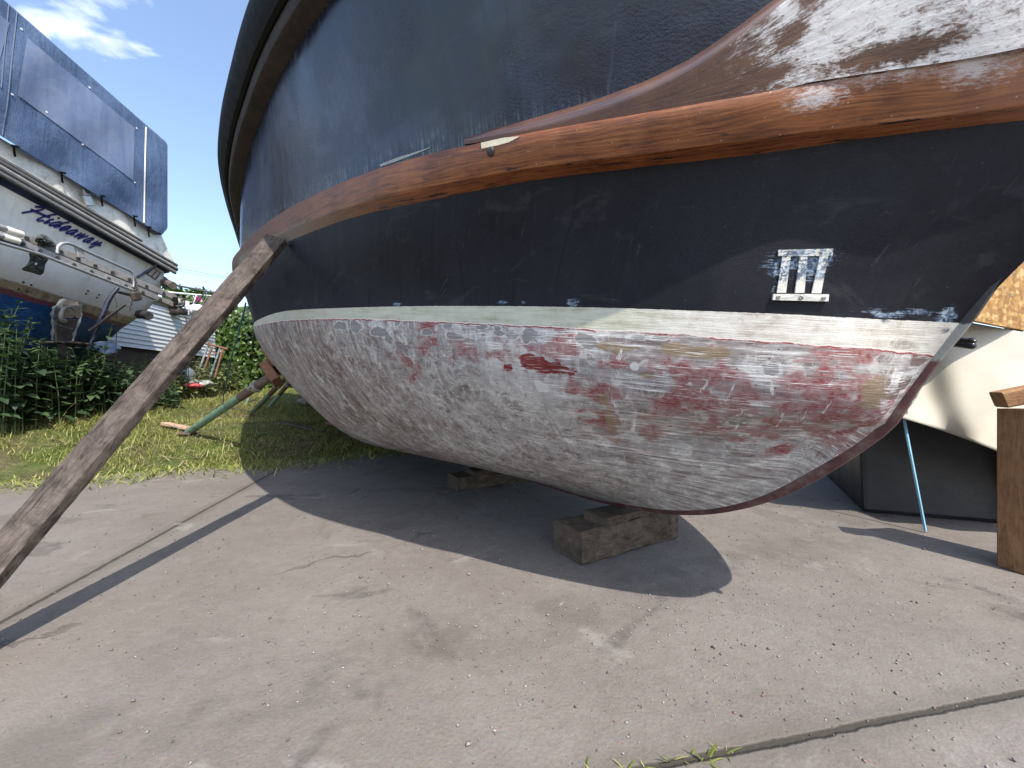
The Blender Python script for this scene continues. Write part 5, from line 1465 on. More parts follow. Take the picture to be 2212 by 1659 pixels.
def script(name, off, dx, dy, wscale, mat):
    mb = MB()
    for st_ in SCRIPT:
        pts = cr_spline(np.array(st_, float), len(st_) * 5)
        P3_ = []
        for x, y in pts:
            p, nn = hit2(38.4 + 0.0868 * (x + dx), 438.9 + 0.0868 * (y + dy), tr_bvh)
            if p is not None: P3_.append((p, nn))
        V = []
        for k, (p, nn) in enumerate(P3_):
            a_ = P3_[max(k - 1, 0)][0]; b_ = P3_[min(k + 1, len(P3_) - 1)][0]
            t = (b_ - a_).normalized(); s_ = nn.cross(t).normalized()
            # broad-nib pen: thick on the long diagonals
            w_ = wscale * (0.0050 + 0.0048 * abs(t.y * 0.8 - t.z * 0.6))
            V += [p + s_ * w_ + nn * off, p - s_ * w_ + nn * off, p + s_ * w_ + nn * (off + 0.0012), p - s_ * w_ + nn * (off + 0.0012)]
        f = []
        for k in range(len(P3_) - 1):
            i = k * 4
            f += [(i + 2, i + 3, i + 7, i + 6), (i, i + 2, i + 6, i + 4), (i + 3, i + 1, i + 5, i + 7)]
        off += 0.0001
        mb.add(V, f)
    return mb.build(name, mat, cruiser)
script('name_shadow', 0.0010, -6, 26, 1.0, M_ink2)
script('name_lettering', 0.0035, 0, 0, 1.12, M_ink)
# exhaust stubs, slotted vent, drain holes, trim tab, outdrive
M_rubber = flat('black_exhaust_rubber', (0.020, 0.020, 0.021), 0.65, 0.4, 30)
M_rubdirty = flat('dirty_exhaust_pipe', (0.10, 0.085, 0.072), 0.75, 0.5, 40)
def stub(a_, b_, r, mat):
    a_, b_ = Vector(a_), Vector(b_)
    d = (b_ - a_)
    mb = MB(); mb.tube([a_ - d * 0.4, a_ - d * 0.05, a_, a_ + d * 0.03], [r * 1.3, r * 1.3, r * 1.3, r], 18); c_ = mb.build('exhaust_collar', M_rubber, cruiser, True)
    mb = MB(); mb.tube([a_, a_ + d * 0.85, a_ + d * 0.96, b_, b_ - d * 0.02, b_ - d * 0.3], [r, r, r * 0.97, r * 0.86, r * 0.7, r * 0.65], 18); mb.build('exhaust_pipe', mat, c_, True)
stub(PX(351, 608, -4.25), PX(374, 618, -3.98), 0.048, M_rubdirty)
stub(PX(300, 678, -4.42), PX(322, 683, -4.12), 0.046, M_rubber)
def skin(quad, off): return [hit2(x, y, tr_bvh)[0] + hit2(x, y, tr_bvh)[1] * off for x, y in quad]
M_brownp = flat('brown_vent_plate', (0.095, 0.06, 0.045), 0.5, 0.3, 40)
M_wslot = flat('white_vent_slot', (0.72, 0.72, 0.70), 0.5, 0.1, 40)
vq = [(330, 578.5), (346, 589), (335, 604.5), (315, 591)]
mb = MB(); pts = skin(vq, 0.0); nn = hit2(330, 590, tr_bvh)[1]; mb.prism([p + nn * 0.010 for p in pts], -nn * 0.02); vent = mb.build('vent', M_brownp, cruiser)
mb = MB()
for gq in (0, 1):
    for k in range(5):
        u = 0.16 + 0.12 * k
        def q_(a_, b_): return (vq[3][0] * (1 - a_) + vq[2][0] * a_) * (1 - b_) + (vq[0][0] * (1 - a_) + vq[1][0] * a_) * b_, (vq[3][1] * (1 - a_) + vq[2][1] * a_) * (1 - b_) + (vq[0][1] * (1 - a_) + vq[1][1] * a_) * b_
        a0_, a1_ = 0.10 + 0.45 * gq, 0.42 + 0.45 * gq
        b0_ = 0.12 + 0.17 * k
        pts = skin([q_(a0_, b0_), q_(a1_, b0_), q_(a1_, b0_ + 0.085), q_(a0_, b0_ + 0.085)], 0.012)
        mb.prism(pts, -nn * 0.006)
mb.build('vent_slots', M_wslot, vent)
for x, y in ((50, 610), (67, 616), (40, 625), (58, 630), (190, 629), (186, 635), (214, 637), (209, 643)):
    p, n_ = hit2(x, y, tr_bvh)
    mb = MB(); mb.tube([p - n_ * 0.004, p + n_ * 0.004, p + n_ * 0.006], [0.009, 0.009, 0.005], 10); mb.build('bolt_head', M_bolt, cruiser, True)
M_tab = flat('blue_trim_tab', (0.035, 0.085, 0.22), 0.5, 0.4, 14, col2=(0.14, 0.20, 0.33))
flat_on('trim_tab', [(196, 743), (220, 738), (245, 737.5), (263, 752), (250, 762), (226, 766), (208, 756)], -4.30, 0.02, M_tab, cruiser)
M_out = flat('grimy_black_outdrive', (0.022, 0.020, 0.019), 0.55, 0.6, 22, col2=(0.085, 0.075, 0.068))
dv = empty('outdrive_part', PX(146, 690, -4.2), None, None); bpy.data.objects.remove(dv)
XO = -4.02
def cp(x, y, X=XO): return Vector(PX(x, y, X))
mb = MB()
mb.hexa([cp(120, 742), cp(162, 742), cp(158, 742, -4.45), cp(118, 742, -4.45)], [cp(122, 690), cp(172, 690), cp(168, 690, -4.45), cp(120, 690, -4.45)])
mb.hexa([cp(121, 688), cp(173, 688), cp(168, 688, -4.45), cp(120, 688, -4.45)], [cp(124, 662), cp(172, 660), cp(168, 660, -4.45), cp(122, 660, -4.45)])
mb.hexa([cp(130, 661, -4.06), cp(172, 661, -4.06), cp(168, 661, -4.45), cp(128, 661, -4.45)], [cp(134, 644, -4.12), cp(168, 652, -4.12), cp(166, 652, -4.45), cp(134, 644, -4.45)])
mb.box(cp(140, 742, -4.1), (0.3, 0.20, 0.02), None, 0.005)
mb.hexa([cp(126, 800), cp(152, 800), cp(150, 800, -4.35), cp(126, 800, -4.35)], [cp(124, 744), cp(156, 744), cp(152, 744, -4.4), cp(124, 744, -4.4)])
od = mb.build('outdrive', M_out, cruiser, bevel=0.012)
M_hose = flat('chalky_white_hose', (0.19, 0.185, 0.165), 0.6, 0.3, 40)
hz_ = cr_spline(np.array([cp(139, 694, -3.97), cp(132, 688, -3.95), cp(133, 676, -3.94), cp(138, 667, -3.95), cp(147, 664, -3.97), cp(158, 668, -3.99), cp(163, 680, -4.0)]), 30)
mb = MB(); mb.tube(hz_, [0.022 - 0.016 * (i / 29) for i in range(30)], 10); mb.build('hose', M_hose, od, True)
M_poly = flat('torn_polythene', (0.105, 0.115, 0.105), 0.35, 0.3, 20)
for ln, r in (([(118, 662), (113, 680), (115, 705), (113, 735)], 0.012), ([(176, 657), (175, 676), (173, 693), (163, 715), (157, 738)], 0.011), ([(114, 734), (126, 738), (140, 742)], 0.006), ([(118, 700), (140, 706), (163, 713)], 0.005)):
    mb = MB(); mb.tube(cr_spline(np.array([cp(x, y, -3.95) for x, y in ln]), 14), [r * (0.8 + 0.4 * math.sin(i * 1.9)) for i in range(14)], 6); mb.build('polythene_edge', M_poly, od, True)
mb = MB(); mb.add([cp(118, 664, -3.98), cp(114, 690, -3.98), cp(131, 672, -3.99), cp(141, 646, -4.05), cp(128, 648, -4.06)], [(0, 1, 2), (0, 2, 3, 4)]); 
ps = mb.build('polythene_sheet', M_poly, od); sm_ = ps.modifiers.new('thick', 'SOLIDIFY'); sm_.thickness = 0.004
# struts, strap and davit rail on the stern
M_navyst = flat('navy_strut', (0.018, 0.022, 0.045), 0.5, 0.4, 30)
M_rustd = flat('dark_rusty_iron', (0.045, 0.035, 0.030), 0.7, 0.5, 40)
brk = MB(); brk.tube([cp(255, 622, -3.93), cp(240, 640, -3.95), cp(232, 655, -3.97), cp(191, 754, -4.05)], [0.016, 0.02, 0.022, 0.02], 8); bro = brk.build('bracket', M_navyst, cruiser, True)
mb = MB(); mb.tube([cp(254, 631, -3.86), cp(306, 644, -3.82)], 0.014, 8); mb.tube([cp(270, 659, -3.86), cp(192, 716, -3.98)], 0.012, 8); mb.build('brace', M_rustd, bro, True)
on_line('strap', [(343, 567), (330, 577), (312, 589), (294, 600)], tr_bvh, 0.013, M_navyst, cruiser, 0.006)
on_line('strap', [(352, 548), (348, 558), (341, 570)], tr_bvh, 0.006, M_navyst, cruiser, 0.02)
mb = MB(); mb.tube([cp(247, 640, -3.93), cp(252, 655, -3.93), cp(253, 700, -3.95), cp(250, 762, -3.98)], 0.003, 5); mb.build('lanyard', M_rustd, cruiser, True)
# supports under the cruiser, deep in the nettles
for x_, y_ in ((-5.3, 3.0), (-5.3, 4.4), (-6.7, 3.0), (-6.7, 4.4)):
    zg = float(ground_z(x_, y_))
    timber('cradle_block', (x_, y_, zg - 0.01), (x_, y_, 0.86), (1, 0, 0), 0.20, 0.20, M_block, 'upright timber block carrying the white cruiser, deep in the nettles', 'timber block', 'timber blocks under the white cruiser', segs=4)

# ------------------------------------------------------------------ ladder slung across the stern, with what hangs on it
M_alu = flat('weathered_aluminium', (0.30, 0.285, 0.27), 0.5, 0.35, 30, metal=0.25)
M_whitep = flat('white_plastic_pole', (0.62, 0.60, 0.52), 0.5, 0.15, 30)
def beam(mb, pts, h, t):
    """flat bar on edge through sight points"""
    for a_, b_ in zip(pts[:-1], pts[1:]):
        a_, b_ = Vector(a_), Vector(b_)
        u = Vector((0, 0, h / 2)); w_ = Vector((t / 2, 0, 0))
        mb.hexa([a_ - u - w_, a_ - u + w_, b_ - u + w_, b_ - u - w_], [a_ + u - w_, a_ + u + w_, b_ + u + w_, b_ + u - w_])
XL = -3.80
lad = empty('ladder', PX(210, 575, XL), 'long weathered aluminium ladder slung on edge across the stern of the white cruiser', 'ladder')
mb = MB(); beam(mb, [PX(44, 509, XL), PX(379, 644, XL)], 0.062, 0.03); r1 = mb.build('rail', M_alu, lad, bevel=0.004)
mb = MB(); beam(mb, [PX(37, 522, XL + 0.06), PX(372, 658, XL + 0.06)], 0.052, 0.03); r2 = mb.build('rail', M_alu, lad, bevel=0.004)
for k in range(9):
    x = 58 + k * 37
    ya = 509 + (x - 44) * 135 / 335; yb_ = 522 + (x - 8 - 37) * 136 / 335
    mb = MB(); mb.tube([PX(x, ya - 1, XL - 0.015), PX(x, ya, XL + 0.026)], 0.014, 10); mb.build('rung', M_rubber, lad, True)
    mb = MB(); mb.tube([PX(x - 8, yb_ - 1, XL + 0.04), PX(x - 8, yb_, XL + 0.088)], 0.013, 10); mb.build('rung', M_rubber, lad, True)
mb = MB(); mb.tube([PX(380, 650, XL), PX(381, 650, XL + 0.03)], 0.02, 10); mb.box(PX(378, 651, XL + 0.03), (0.05, 0.03, 0.09), None, 0.004); mb.build('end_cap', M_black, lad)
for a_, b_, r, lab in (((-160, 437), (46, 507), 0.024, 'upper of the two pale poles tucked in beside the ladder end'), ((-160, 459), (39, 522), 0.023, 'lower of the two pale poles tucked in beside the ladder end')):
    o = empty('pole', PX(*b_, XL + 0.02), lab, 'pole', 'pale poles beside the ladder')
    A_, B_ = Vector(PX(*a_, XL + 0.12)), Vector(PX(*b_, XL + 0.10))
    mb = MB(); mb.tube([A_, A_.lerp(B_, 0.5), A_.lerp(B_, 0.80)], r, 12); mb.build('shaft', M_alu, o, True)
    mb = MB(); mb.tube([A_.lerp(B_, 0.80), A_.lerp(B_, 0.81), B_], [r * 0.9, r * 1.06, r * 1.06], 12); mb.build('sleeve', M_whitep, o, True)
o = tag(MB().tube([PX(-120, 490, XL + 0.12), PX(84, 549, XL + 0.10), PX(190, 590, XL + 0.10), PX(289, 629, XL + 0.10)], 0.013, 10).build('steel_tube', M_steel, None, True), 'thin bright steel tube running along the underside of the ladder', 'tube')
tag(MB().tube([PX(-120, 482, XL + 0.1), PX(60, 540, XL + 0.09), PX(90, 553, XL + 0.09)], 0.016, 10).build('black_pole', M_rubber, None, True), 'short black pole lying below the pale poles at the ladder', 'pole')
hr = cr_spline(np.array([PX(x, y, XL + 0.08) for x, y in ((123.5, 548), (123.5, 540), (126, 533), (133, 527.5), (144, 525.5), (157, 529), (180, 540), (205, 551.5), (235, 565), (264, 578), (282, 586.5), (289, 596), (290.5, 608), (289, 621))]), 60)
o = empty('boarding_rail', PX(210, 560, XL + 0.08), 'bent grey tube handrail standing above the ladder on the cruiser stern', 'rail')
MB().tube(hr, 0.0135, 10).build('tube', M_steel, o, True)
mb = MB(); mb.box(PX(172, 545, XL + 0.07), (0.02, 0.06, 0.09), Matrix.Rotation(R(15), 3, 'X'), 0.004); mb.build('bracket', M_alu, o)
# dark cloths
M_cloth = flat('dark_green_cloth', (0.020, 0.026, 0.024), 0.85, 0.6, 16, col2=(0.07, 0.085, 0.075), bump=0.6)
def cloth(name, outline, X, th, label, cat, wob=0.02):
    """a bunched cloth: closed outline with a bulging front and back"""
    c = np.mean(np.array(outline), 0)
    rings = []
    oc = cr_spline(np.array(outline + outline[:1], float), 40)[:-1]
    for s_, d_ in ((1.0, 0.0), (0.92, 0.55), (0.7, 0.9), (0.4, 1.05), (0.12, 1.1)):
        rings.append([PX(c[0] + (x - c[0]) * s_, c[1] + (y - c[1]) * s_, X + th * d_ + wob * math.sin(i * 0.9 + s_ * 7) * (1 - abs(s_ - 0.6))) for i, (x, y) in enumerate(oc)])
    back = [[PX(c[0] + (x - c[0]) * s_, c[1] + (y - c[1]) * s_, X - th * d_) for x, y in oc] for s_, d_ in ((0.12, 0.8), (0.7, 0.7), (0.92, 0.4))]
    allr = np.array(back + rings)
    me = grid_mesh(name, allr, wrap=True)
    o = link(name, me, None, M_cloth, True)
    return tag(o, label, cat)
cloth('bundled_cloth', [(75, 520), (80, 510), (92, 506), (104, 512), (115, 522), (122, 532), (108, 533), (90, 528), (78, 524)], XL + 0.05, 0.05, 'dark green cloth bundled on top of the ladder', 'cloth')
cloth('hanging_cloth', [(62, 548), (72, 546), (100, 556), (104, 562), (98, 572), (95, 588), (87, 595), (70, 590), (47, 583), (57, 573), (64, 560)], XL + 0.02, 0.045, 'dark green cloth hanging below the ladder', 'cloth')
# chain and hoist block holding the ladder end
o = empty('chain_hoist', PX(292, 640, XL + 0.1), 'rusty chain and small block holding up the ladder end', 'chain')
mb = MB(); mb.box(PX(293, 640, XL + 0.12), (0.05, 0.09, 0.09), Matrix.Rotation(R(20), 3, 'X'), 0.012); mb.build('block', M_rustd, o)
mb = MB()
cpts = [PX(292, 600, XL + 0.1), PX(293, 614, XL + 0.12), PX(290, 628, XL + 0.13), PX(287, 645, XL + 0.13), PX(283, 658, XL + 0.13), PX(279, 672, XL + 0.13)]
cpl = cr_spline(np.array(cpts), 16)
for k in range(15):
    a_, b_ = Vector(cpl[k]), Vector(cpl[k + 1]); d = (b_ - a_); s_ = (Vector((1, 0, 0)) if k % 2 else Vector((0, 1, 0))) * 0.010
    ring = [a_ - d * 0.15 + s_ * 0.4, a_ + s_, b_ - d * 0.0 + s_, b_ + d * 0.15 + s_ * 0.4, b_ + d * 0.15 - s_ * 0.4, b_ - s_, a_ - s_, a_ - d * 0.15 - s_ * 0.4]
    mb.tube(ring + ring[:1], 0.0035, 5)
mb.build('chain', M_rustd, o, True)

# ------------------------------------------------------------------ shed with weatherboards
M_wb = flat('white_weatherboard', (0.60, 0.62, 0.62), 0.6, 0.10, 12, stretch=(1, 1, 3))
M_teal = flat('pale_teal_roof', (0.36, 0.52, 0.50), 0.6, 0.15, 10)
M_fasc = flat('grey_brown_fascia', (0.22, 0.18, 0.14), 0.7, 0.3, 30)
M_plinth = flat('dark_brown_plinth', (0.06, 0.042, 0.03), 0.8, 0.4, 14)
shed = empty('shed', (-6.6, 6.4, 0.45), 'low white weatherboarded shed with pale teal roof edge and weeds at its foot', 'shed')
def SX(y): return -5.4 - 0.208 * (y - 5.6)
ya_, yb_ = 5.15, 7.9
WT, WB_ = 1.875, 1.17
mb = MB(); nb_ = 11
for k in range(nb_):
    z0 = WB_ + (WT - WB_) * k / nb_; z1 = WB_ + (WT - WB_) * (k + 1) / nb_ + 0.006
    pr = [(0.022, z0), (0.0, z0), (-0.03, z1), (0.006, z1)]
    a_ = [Vector((SX(ya_) + o_, ya_, z)) for o_, z in pr]; b_ = [Vector((SX(yb_) + o_, yb_, z)) for o_, z in pr]
    mb.hexa(a_, b_)
mb.build('weatherboards', M_wb, shed)
mb = MB(); mb.hexa([(SX(ya_) - 0.04, ya_ + 0.02, 0.2), (SX(yb_) - 0.04, yb_ - 0.02, 0.2), (SX(yb_) - 2.6, yb_ - 0.3, 0.2), (SX(ya_) - 2.6, ya_, 0.2)], [(SX(ya_) - 0.04, ya_ + 0.02, WT - 0.01), (SX(yb_) - 0.04, yb_ - 0.02, WT - 0.01), (SX(yb_) - 2.6, yb_ - 0.3, WT - 0.01), (SX(ya_) - 2.6, ya_, WT - 0.01)])
mb.build('wall', M_plinth, shed)
mb = MB(); mb.hexa([(SX(ya_) + 0.012, ya_, WT), (SX(yb_) + 0.012, yb_, WT), (SX(yb_) - 0.04, yb_, WT), (SX(ya_) - 0.04, ya_, WT)], [(SX(ya_) + 0.035, ya_ - 0.02, WT + 0.05), (SX(yb_) + 0.035, yb_ + 0.02, WT + 0.05), (SX(yb_) - 0.04, yb_ + 0.02, WT + 0.05), (SX(ya_) - 0.04, ya_ - 0.02, WT + 0.05)])
mb.build('fascia', M_fasc, shed)
mb = MB(); mb.hexa([(SX(ya_) + 0.045, ya_ - 0.04, WT + 0.053), (SX(yb_) + 0.045, yb_ + 0.04, WT + 0.053), (SX(yb_) - 2.7, yb_ + 0.04, WT + 0.055), (SX(ya_) - 2.7, ya_ - 0.04, WT + 0.055)], [(SX(ya_) + 0.01, ya_ - 0.04, WT + 0.105), (SX(yb_) + 0.01, yb_ + 0.04, WT + 0.105), (SX(yb_) - 2.7, yb_ + 0.04, WT + 0.35), (SX(ya_) - 2.7, ya_ - 0.04, WT + 0.35)])
mb.build('roof', M_teal, shed)
# things on the shed roof
M_white = flat('bright_white_plastic', (0.72, 0.73, 0.73), 0.45, 0.08, 20)
def rp(x, y, d=6.6): return Vector(P(x, y, d))
o = empty('winch_drum', rp(384, 652), 'rusty round winch drum on the shed roof at the ladder end', 'winch')
mb = MB(); c_ = rp(385, 653, 6.5); ax = Vector((0.75, -0.6, -0.1)).normalized()
mb.tube([c_ - ax * 0.02, c_ + ax * 0.02], [0.072, 0.072], 20); mb.tube([c_ + ax * 0.02, c_ + ax * 0.03, c_ + ax * 0.05], [0.05, 0.045, 0.02], 16); mb.build('drum', M_cast, o, True)
mb = MB(); mb.tube([c_ - ax * 0.12, c_ - ax * 0.03], [0.10, 0.10], 20); mb.tube([c_ + Vector((0.02, 0, 0.02)), c_ + Vector((0.16, 0.0, 0.06))], 0.012, 8); mb.box(c_ + Vector((-0.1, 0.1, -0.13)), (0.22, 0.2, 0.10), None, 0.01); mb.build('housing', M_rustd, o, True)
c_ = rp(404, 664, 6.7)
tag(MB().tube([c_ - Vector((0, 0, 0.13)), c_ - Vector((0, 0, 0.12)), c_ + Vector((0, 0, 0.09)), c_ + Vector((0, 0, 0.10))], [0.03, 0.034, 0.034, 0.02], 14).build('white_cylinder', M_white, None, True), 'upright white plastic cylinder on the shed roof', 'cylinder')
def lump(name, c, r, label, cat, mat, seed=0):
    rg = np.random.default_rng(seed)
    th = np.linspace(0, np.pi, 14); ph = np.linspace(0, 2 * np.pi, 24, endpoint=False)
    T_, H_ = np.meshgrid(th, ph, indexing='ij')
    k1, k2, k3 = rg.uniform(0, 6, 3)
    rr = 1 + 0.22 * np.sin(3 * H_ + k1) * np.sin(2 * T_ + k2) + 0.13 * np.sin(7 * H_ + k3 + 3 * T_) * np.sin(T_) + 0.08 * np.sin(11 * H_ - 5 * T_ + k1)
    pts = np.stack([c[0] + r[0] * rr * np.sin(T_) * np.cos(H_), c[1] + r[1] * rr * np.sin(T_) * np.sin(H_), c[2] + r[2] * rr * np.cos(T_)], -1)
    o = link(name, grid_mesh(name, pts, wrap=True), None, mat, True)
    return tag(o, label, cat)
lump('white_bag', rp(423, 671, 6.9), (0.14, 0.12, 0.085), 'bright white plastic bag heaped on the shed roof', 'bag', M_white, 3)
M_pink = flat('pink_petals', (0.62, 0.05, 0.28), 0.6, 0.3, 30)
n = 60; c_ = rp(427, 648, 7.6)
o = empty('pink_flower', c_ - Vector((0, 0, 0.5)), 'pink flower head among the leaves above the shed', 'flower')
link('petals', leaf_mesh('petals', np.array(c_) + rand_dirs(n) * 0.025, rand_dirs(n), rand_dirs(n), rng.uniform(0.04, 0.07, n), (0.2, 1, 0.8, 0), 0.7, 0.2, 0.2), o, M_pink)
mb = MB(); mb.tube([c_, c_ + Vector((0.02, 0.02, -0.45))], 0.006, 6); mb.build('stem', M_stemg, o, True)
M_blackm = flat('black_frame_tube', (0.018, 0.02, 0.022), 0.45, 0.3, 30)
o = empty('tube_frame', rp(420, 640, 7.0), 'black tube frame with slanting struts above the shed roof', 'frame')
mb = MB(); mb.tube([rp(372, 615, 7.0), rp(464, 633.5, 7.4), rp(520, 645, 7.6)], 0.018, 8); mb.build('top_tube', M_blackm, o, True)
mb = MB(); mb.tube([rp(362, 631.5, 7.0), rp(470, 641, 7.4), rp(520, 645, 7.5)], 0.014, 8); mb.build('lower_tube', M_steel, o, True)
mb = MB(); mb.tube([rp(444, 630, 7.25), rp(413, 668, 7.1), rp(405, 680, 7.0)], 0.015, 8); mb.build('strut', M_blackm, o, True)
mb = MB(); mb.tube([rp(449, 640, 7.3), rp(424, 680, 7.1)], 0.012, 8); mb.build('strut', M_blackm, o, True)
mb = MB(); mb.tube([rp(424, 637, 7.1), rp(416, 663, 7.0), rp(412, 680, 7.0)], 0.010, 8); mb.build('strut', M_steel, o, True)
tag(MB().tube([P(300, 563, 34), P(383, 579, 30), P(489, 600, 27), P(620, 615, 24)], 0.012, 5).build('overhead_cable', M_blackm, None, True), 'thin overhead cable crossing the sky behind the boats', 'cable')
tag(MB().tube([P(300, 573, 34), P(383, 586, 30), P(489, 604, 27), P(620, 618, 24)], 0.009, 5).build('overhead_cable', M_blackm, None, True), 'lower and thinner of the overhead cables crossing the sky', 'cable')

# trestle of blue and rusty legs before the hedge
M_bluep = flat('chipped_blue_paint', (0.035, 0.075, 0.17), 0.55, 0.6, 30, col2=(0.30, 0.34, 0.36))
M_rusto = flat('orange_brown_rust', (0.15, 0.075, 0.045), 0.8, 0.4, 40)
t0 = 6.7
o = empty('trestle', on_ground(440, 818, 5.9), 'steel trestle of two blue and two rusty legs standing before the ivy', 'trestle')
mb = MB(); mb.tube([rp(445, 743, t0), rp(470, 749, t0), rp(492, 755.5, t0)], 0.018, 8); mb.tube([rp(453, 741, t0), rp(455, 748, t0)], 0.03, 8); mb.build('top_bar', M_rusto, o, True)
for (x0, y0), (x1, y1), mt in (((449, 747), (424, 818), M_bluep), ((458, 750), (434, 820), M_rusto), ((475, 753), (453, 818), M_bluep), ((481, 755), (464, 816), M_rusto)):
    mb = MB(); mb.tube([rp(x0, y0, t0), rp(x1, y1, t0 - 0.15)], 0.016, 8); mb.build('leg', mt, o, True)
mb = MB(); mb.tube([rp(427, 811, t0 - 0.12), rp(462, 813, t0 - 0.12)], 0.012, 8); mb.build('cross_bar', M_rusto, o, True)
mb = MB(); mb.tube([rp(461, 762, t0), rp(484, 768, t0)], 0.012, 8); mb.build('cross_bar', M_rusto, o, True)
M_rope = flat('teal_rope', (0.05, 0.17, 0.19), 0.8, 0.3, 80)
rp0 = on_ground(481, 877, 4.8)
tag(MB().tube([P(531, 655, 3.05), P(528, 668.6, 3.1), P(511, 735, 3.6), P(503, 760, 3.8), P(492, 810, 4.4), P(485, 845, 4.8), rp0], 0.0065, 6).build('mooring_rope', M_rope, None, True), 'thin teal rope slanting from the boat side down to the grass', 'rope')
# litter on the grass
M_clear = flat('greyish_polythene', (0.26, 0.27, 0.25), 0.3, 0.25, 18)
M_red = flat('faded_red_fabric', (0.36, 0.06, 0.06), 0.8, 0.35, 30)
M_ltblue = flat('light_blue_plastic', (0.25, 0.50, 0.62), 0.5, 0.15, 20)
lump('plastic_bag', np.array(P(410, 812, 6.1)) , (0.055, 0.06, 0.10), 'upright white plastic bag in the grass before the trestle', 'bag', M_white, 5)
lump('clear_bag', np.array(P(436, 830, 5.9)), (0.15, 0.10, 0.055), 'crumpled clear plastic bag in the grass below the trestle', 'bag', M_clear, 8)
lump('red_cloth', np.array(P(417, 834, 5.7)), (0.11, 0.08, 0.035), 'crumpled red cloth lying in the grass beside the plastic bags', 'cloth', M_red, 2)
lump('blue_sheet', np.array(P(393, 803, 6.2)), (0.10, 0.07, 0.03), 'scrap of light blue plastic sheet in the grass behind the plank', 'sheet', M_ltblue, 4)
lump('grey_stone', np.array(P(659, 868, 6.0)), (0.085, 0.07, 0.06), 'rounded grey stone in the grass under the bilge of the boat', 'stone', flat('stone', (0.25, 0.23, 0.21), 0.9, 0.4, 20), 9)
M_pinkw = flat('pinkish_offcut', (0.42, 0.28, 0.20), 0.8, 0.25, 30, stretch=(1, 1, 4))
def laid(name, a_, b_, d0, wd, th, mat, label, cat):
    A_, B_ = Vector(on_ground(*a_, d0)), Vector(on_ground(*b_, d0)); A_.z += th; B_.z += th
    return timber(name, A_, B_, (0, 0, 1) if False else Vector((0, 1, 0)), wd, th, mat, label, cat, segs=8, rough=0.0006)
laid('board_offcut', (356, 921), (410, 932), 2.9, 0.07, 0.025, M_pinkw, 'pinkish offcut of board lying in the grass by the foot of the green prop', 'board')
laid('long_batten', (606, 917), (700, 938), 3.0, 0.025, 0.02, M_oldwood, 'long pale batten lying in the grass beside the hull', 'batten')
laid('long_batten', (480, 880), (540, 893), 4.6, 0.03, 0.02, M_oldwood, 'short pale batten lying in the grass between the steel props', 'batten')
laid('rusty_bar', (706, 921), (735, 927), 3.2, 0.05, 0.04, M_rusto, 'short rusty bar lying under the turn of the hull', 'bar')

# ------------------------------------------------------------------ chipboard, white sheet and timbers on the far side of the bow
m = G('chipboard_flakes'); P3 = m.co()
v1 = m.voro(30, m.map(P3, (1, 1, 2.2), (0, R(35), R(20))), out='Color'); v2 = m.voro(22, m.map(P3, (2.4, 1, 1), (0, R(-30), 0)), out='Color')
f1 = m.sep(v1)[0]; f2 = m.sep(v2)[1]
c = m.ramp(m.add(m.mul(f1, 0.55), m.mul(f2, 0.45)), [(0.2, (0.20, 0.105, 0.035)), (0.45, (0.30, 0.165, 0.052)), (0.65, (0.37, 0.22, 0.078)), (0.9, (0.47, 0.33, 0.16))])
st_ = m.mul(m.step(m.noise(13, 4, 0.65, m.map(P3, (1, 1, 2.2)), 0.5), 0.60, 0.66), 0.75)
c = m.mix(st_, c, (0.14, 0.12, 0.10))
M_osb = m.out(c, 0.75, normal=m.bump(m.add(f1, f2), 0.3, 0.003), spec=0.3)
b0, b1 = Vector(P(2040, 684, 1.62)), Vector(P(2204, 716, 1.80))
sdir = (b1 - b0); upv = Vector((0, 0, 1)); nrm_ = sdir.cross(upv).normalized()
mb = MB(); mb.hexa([b0, b1, b1 - nrm_ * -0.018, b0 - nrm_ * -0.018], [p + Vector((0.0, 0, 0.62)) for p in (b0, b1, b1 - nrm_ * -0.018, b0 - nrm_ * -0.018)])
osb = tag(mb.build('chipboard_panel', M_osb), 'sunlit orange chipboard panel standing behind the bow with grey stains', 'panel')
m = G('white_sheet'); P3 = m.co()
n1 = m.noise(3.2, 4, 0.5, P3, 0.6); n2 = m.noise(260, 2, 0.5, P3)
M_sheet = m.out(m.ramp(n1, [(0.3, (0.38, 0.350, 0.285)), (0.6, (0.45, 0.425, 0.36)), (0.8, (0.48, 0.46, 0.405))]), 0.75, normal=m.bump(m.add(n1, m.mul(n2, 0.1)), 0.35, 0.02), spec=0.25)
sh = []
for j in range(41):
    v = j / 40; row = []
    for i in range(61):
        u = i / 60
        x = 1780 + 600 * u
        y = (640 + 110 * u) * (1 - v) + (866 + 190 * u * (0.55 + 0.6 * u)) * v
        d = 1.98 - 0.32 * u - 0.10 * v + 0.05 * math.sin(u * 4.2 + v * 2.2) * v + 0.05 * max(0, math.sin((u - v * 0.12) * 9.5 - 1.2)) ** 3 * (0.3 + v) + 0.012 * math.sin(u * 31 + v * 6) * v ** 2
        row.append(P(x, y, d))
    sh.append(row)
so_ = link('white_sheet', grid_mesh('white_sheet', np.array(sh)), None, M_sheet, True)
sm_ = so_.modifiers.new('thick', 'SOLIDIFY'); sm_.thickness = 0.004
tag(so_, 'cream white sheet draped over the stack on the far side of the bow', 'sheet')
M_tarp = flat('black_tarpaulin', (0.012, 0.012, 0.014), 0.5, 0.5, 9, bump=0.8)
q0 = [np.array(sh)[j] for j in (2, 38)]
inner = np.array(sh)[3:40, 2:-2] + np.array([0.03, 0.10, 0.0])
bx0, bx1, by = inner[..., 0].min(), inner[..., 0].max(), inner[..., 1]
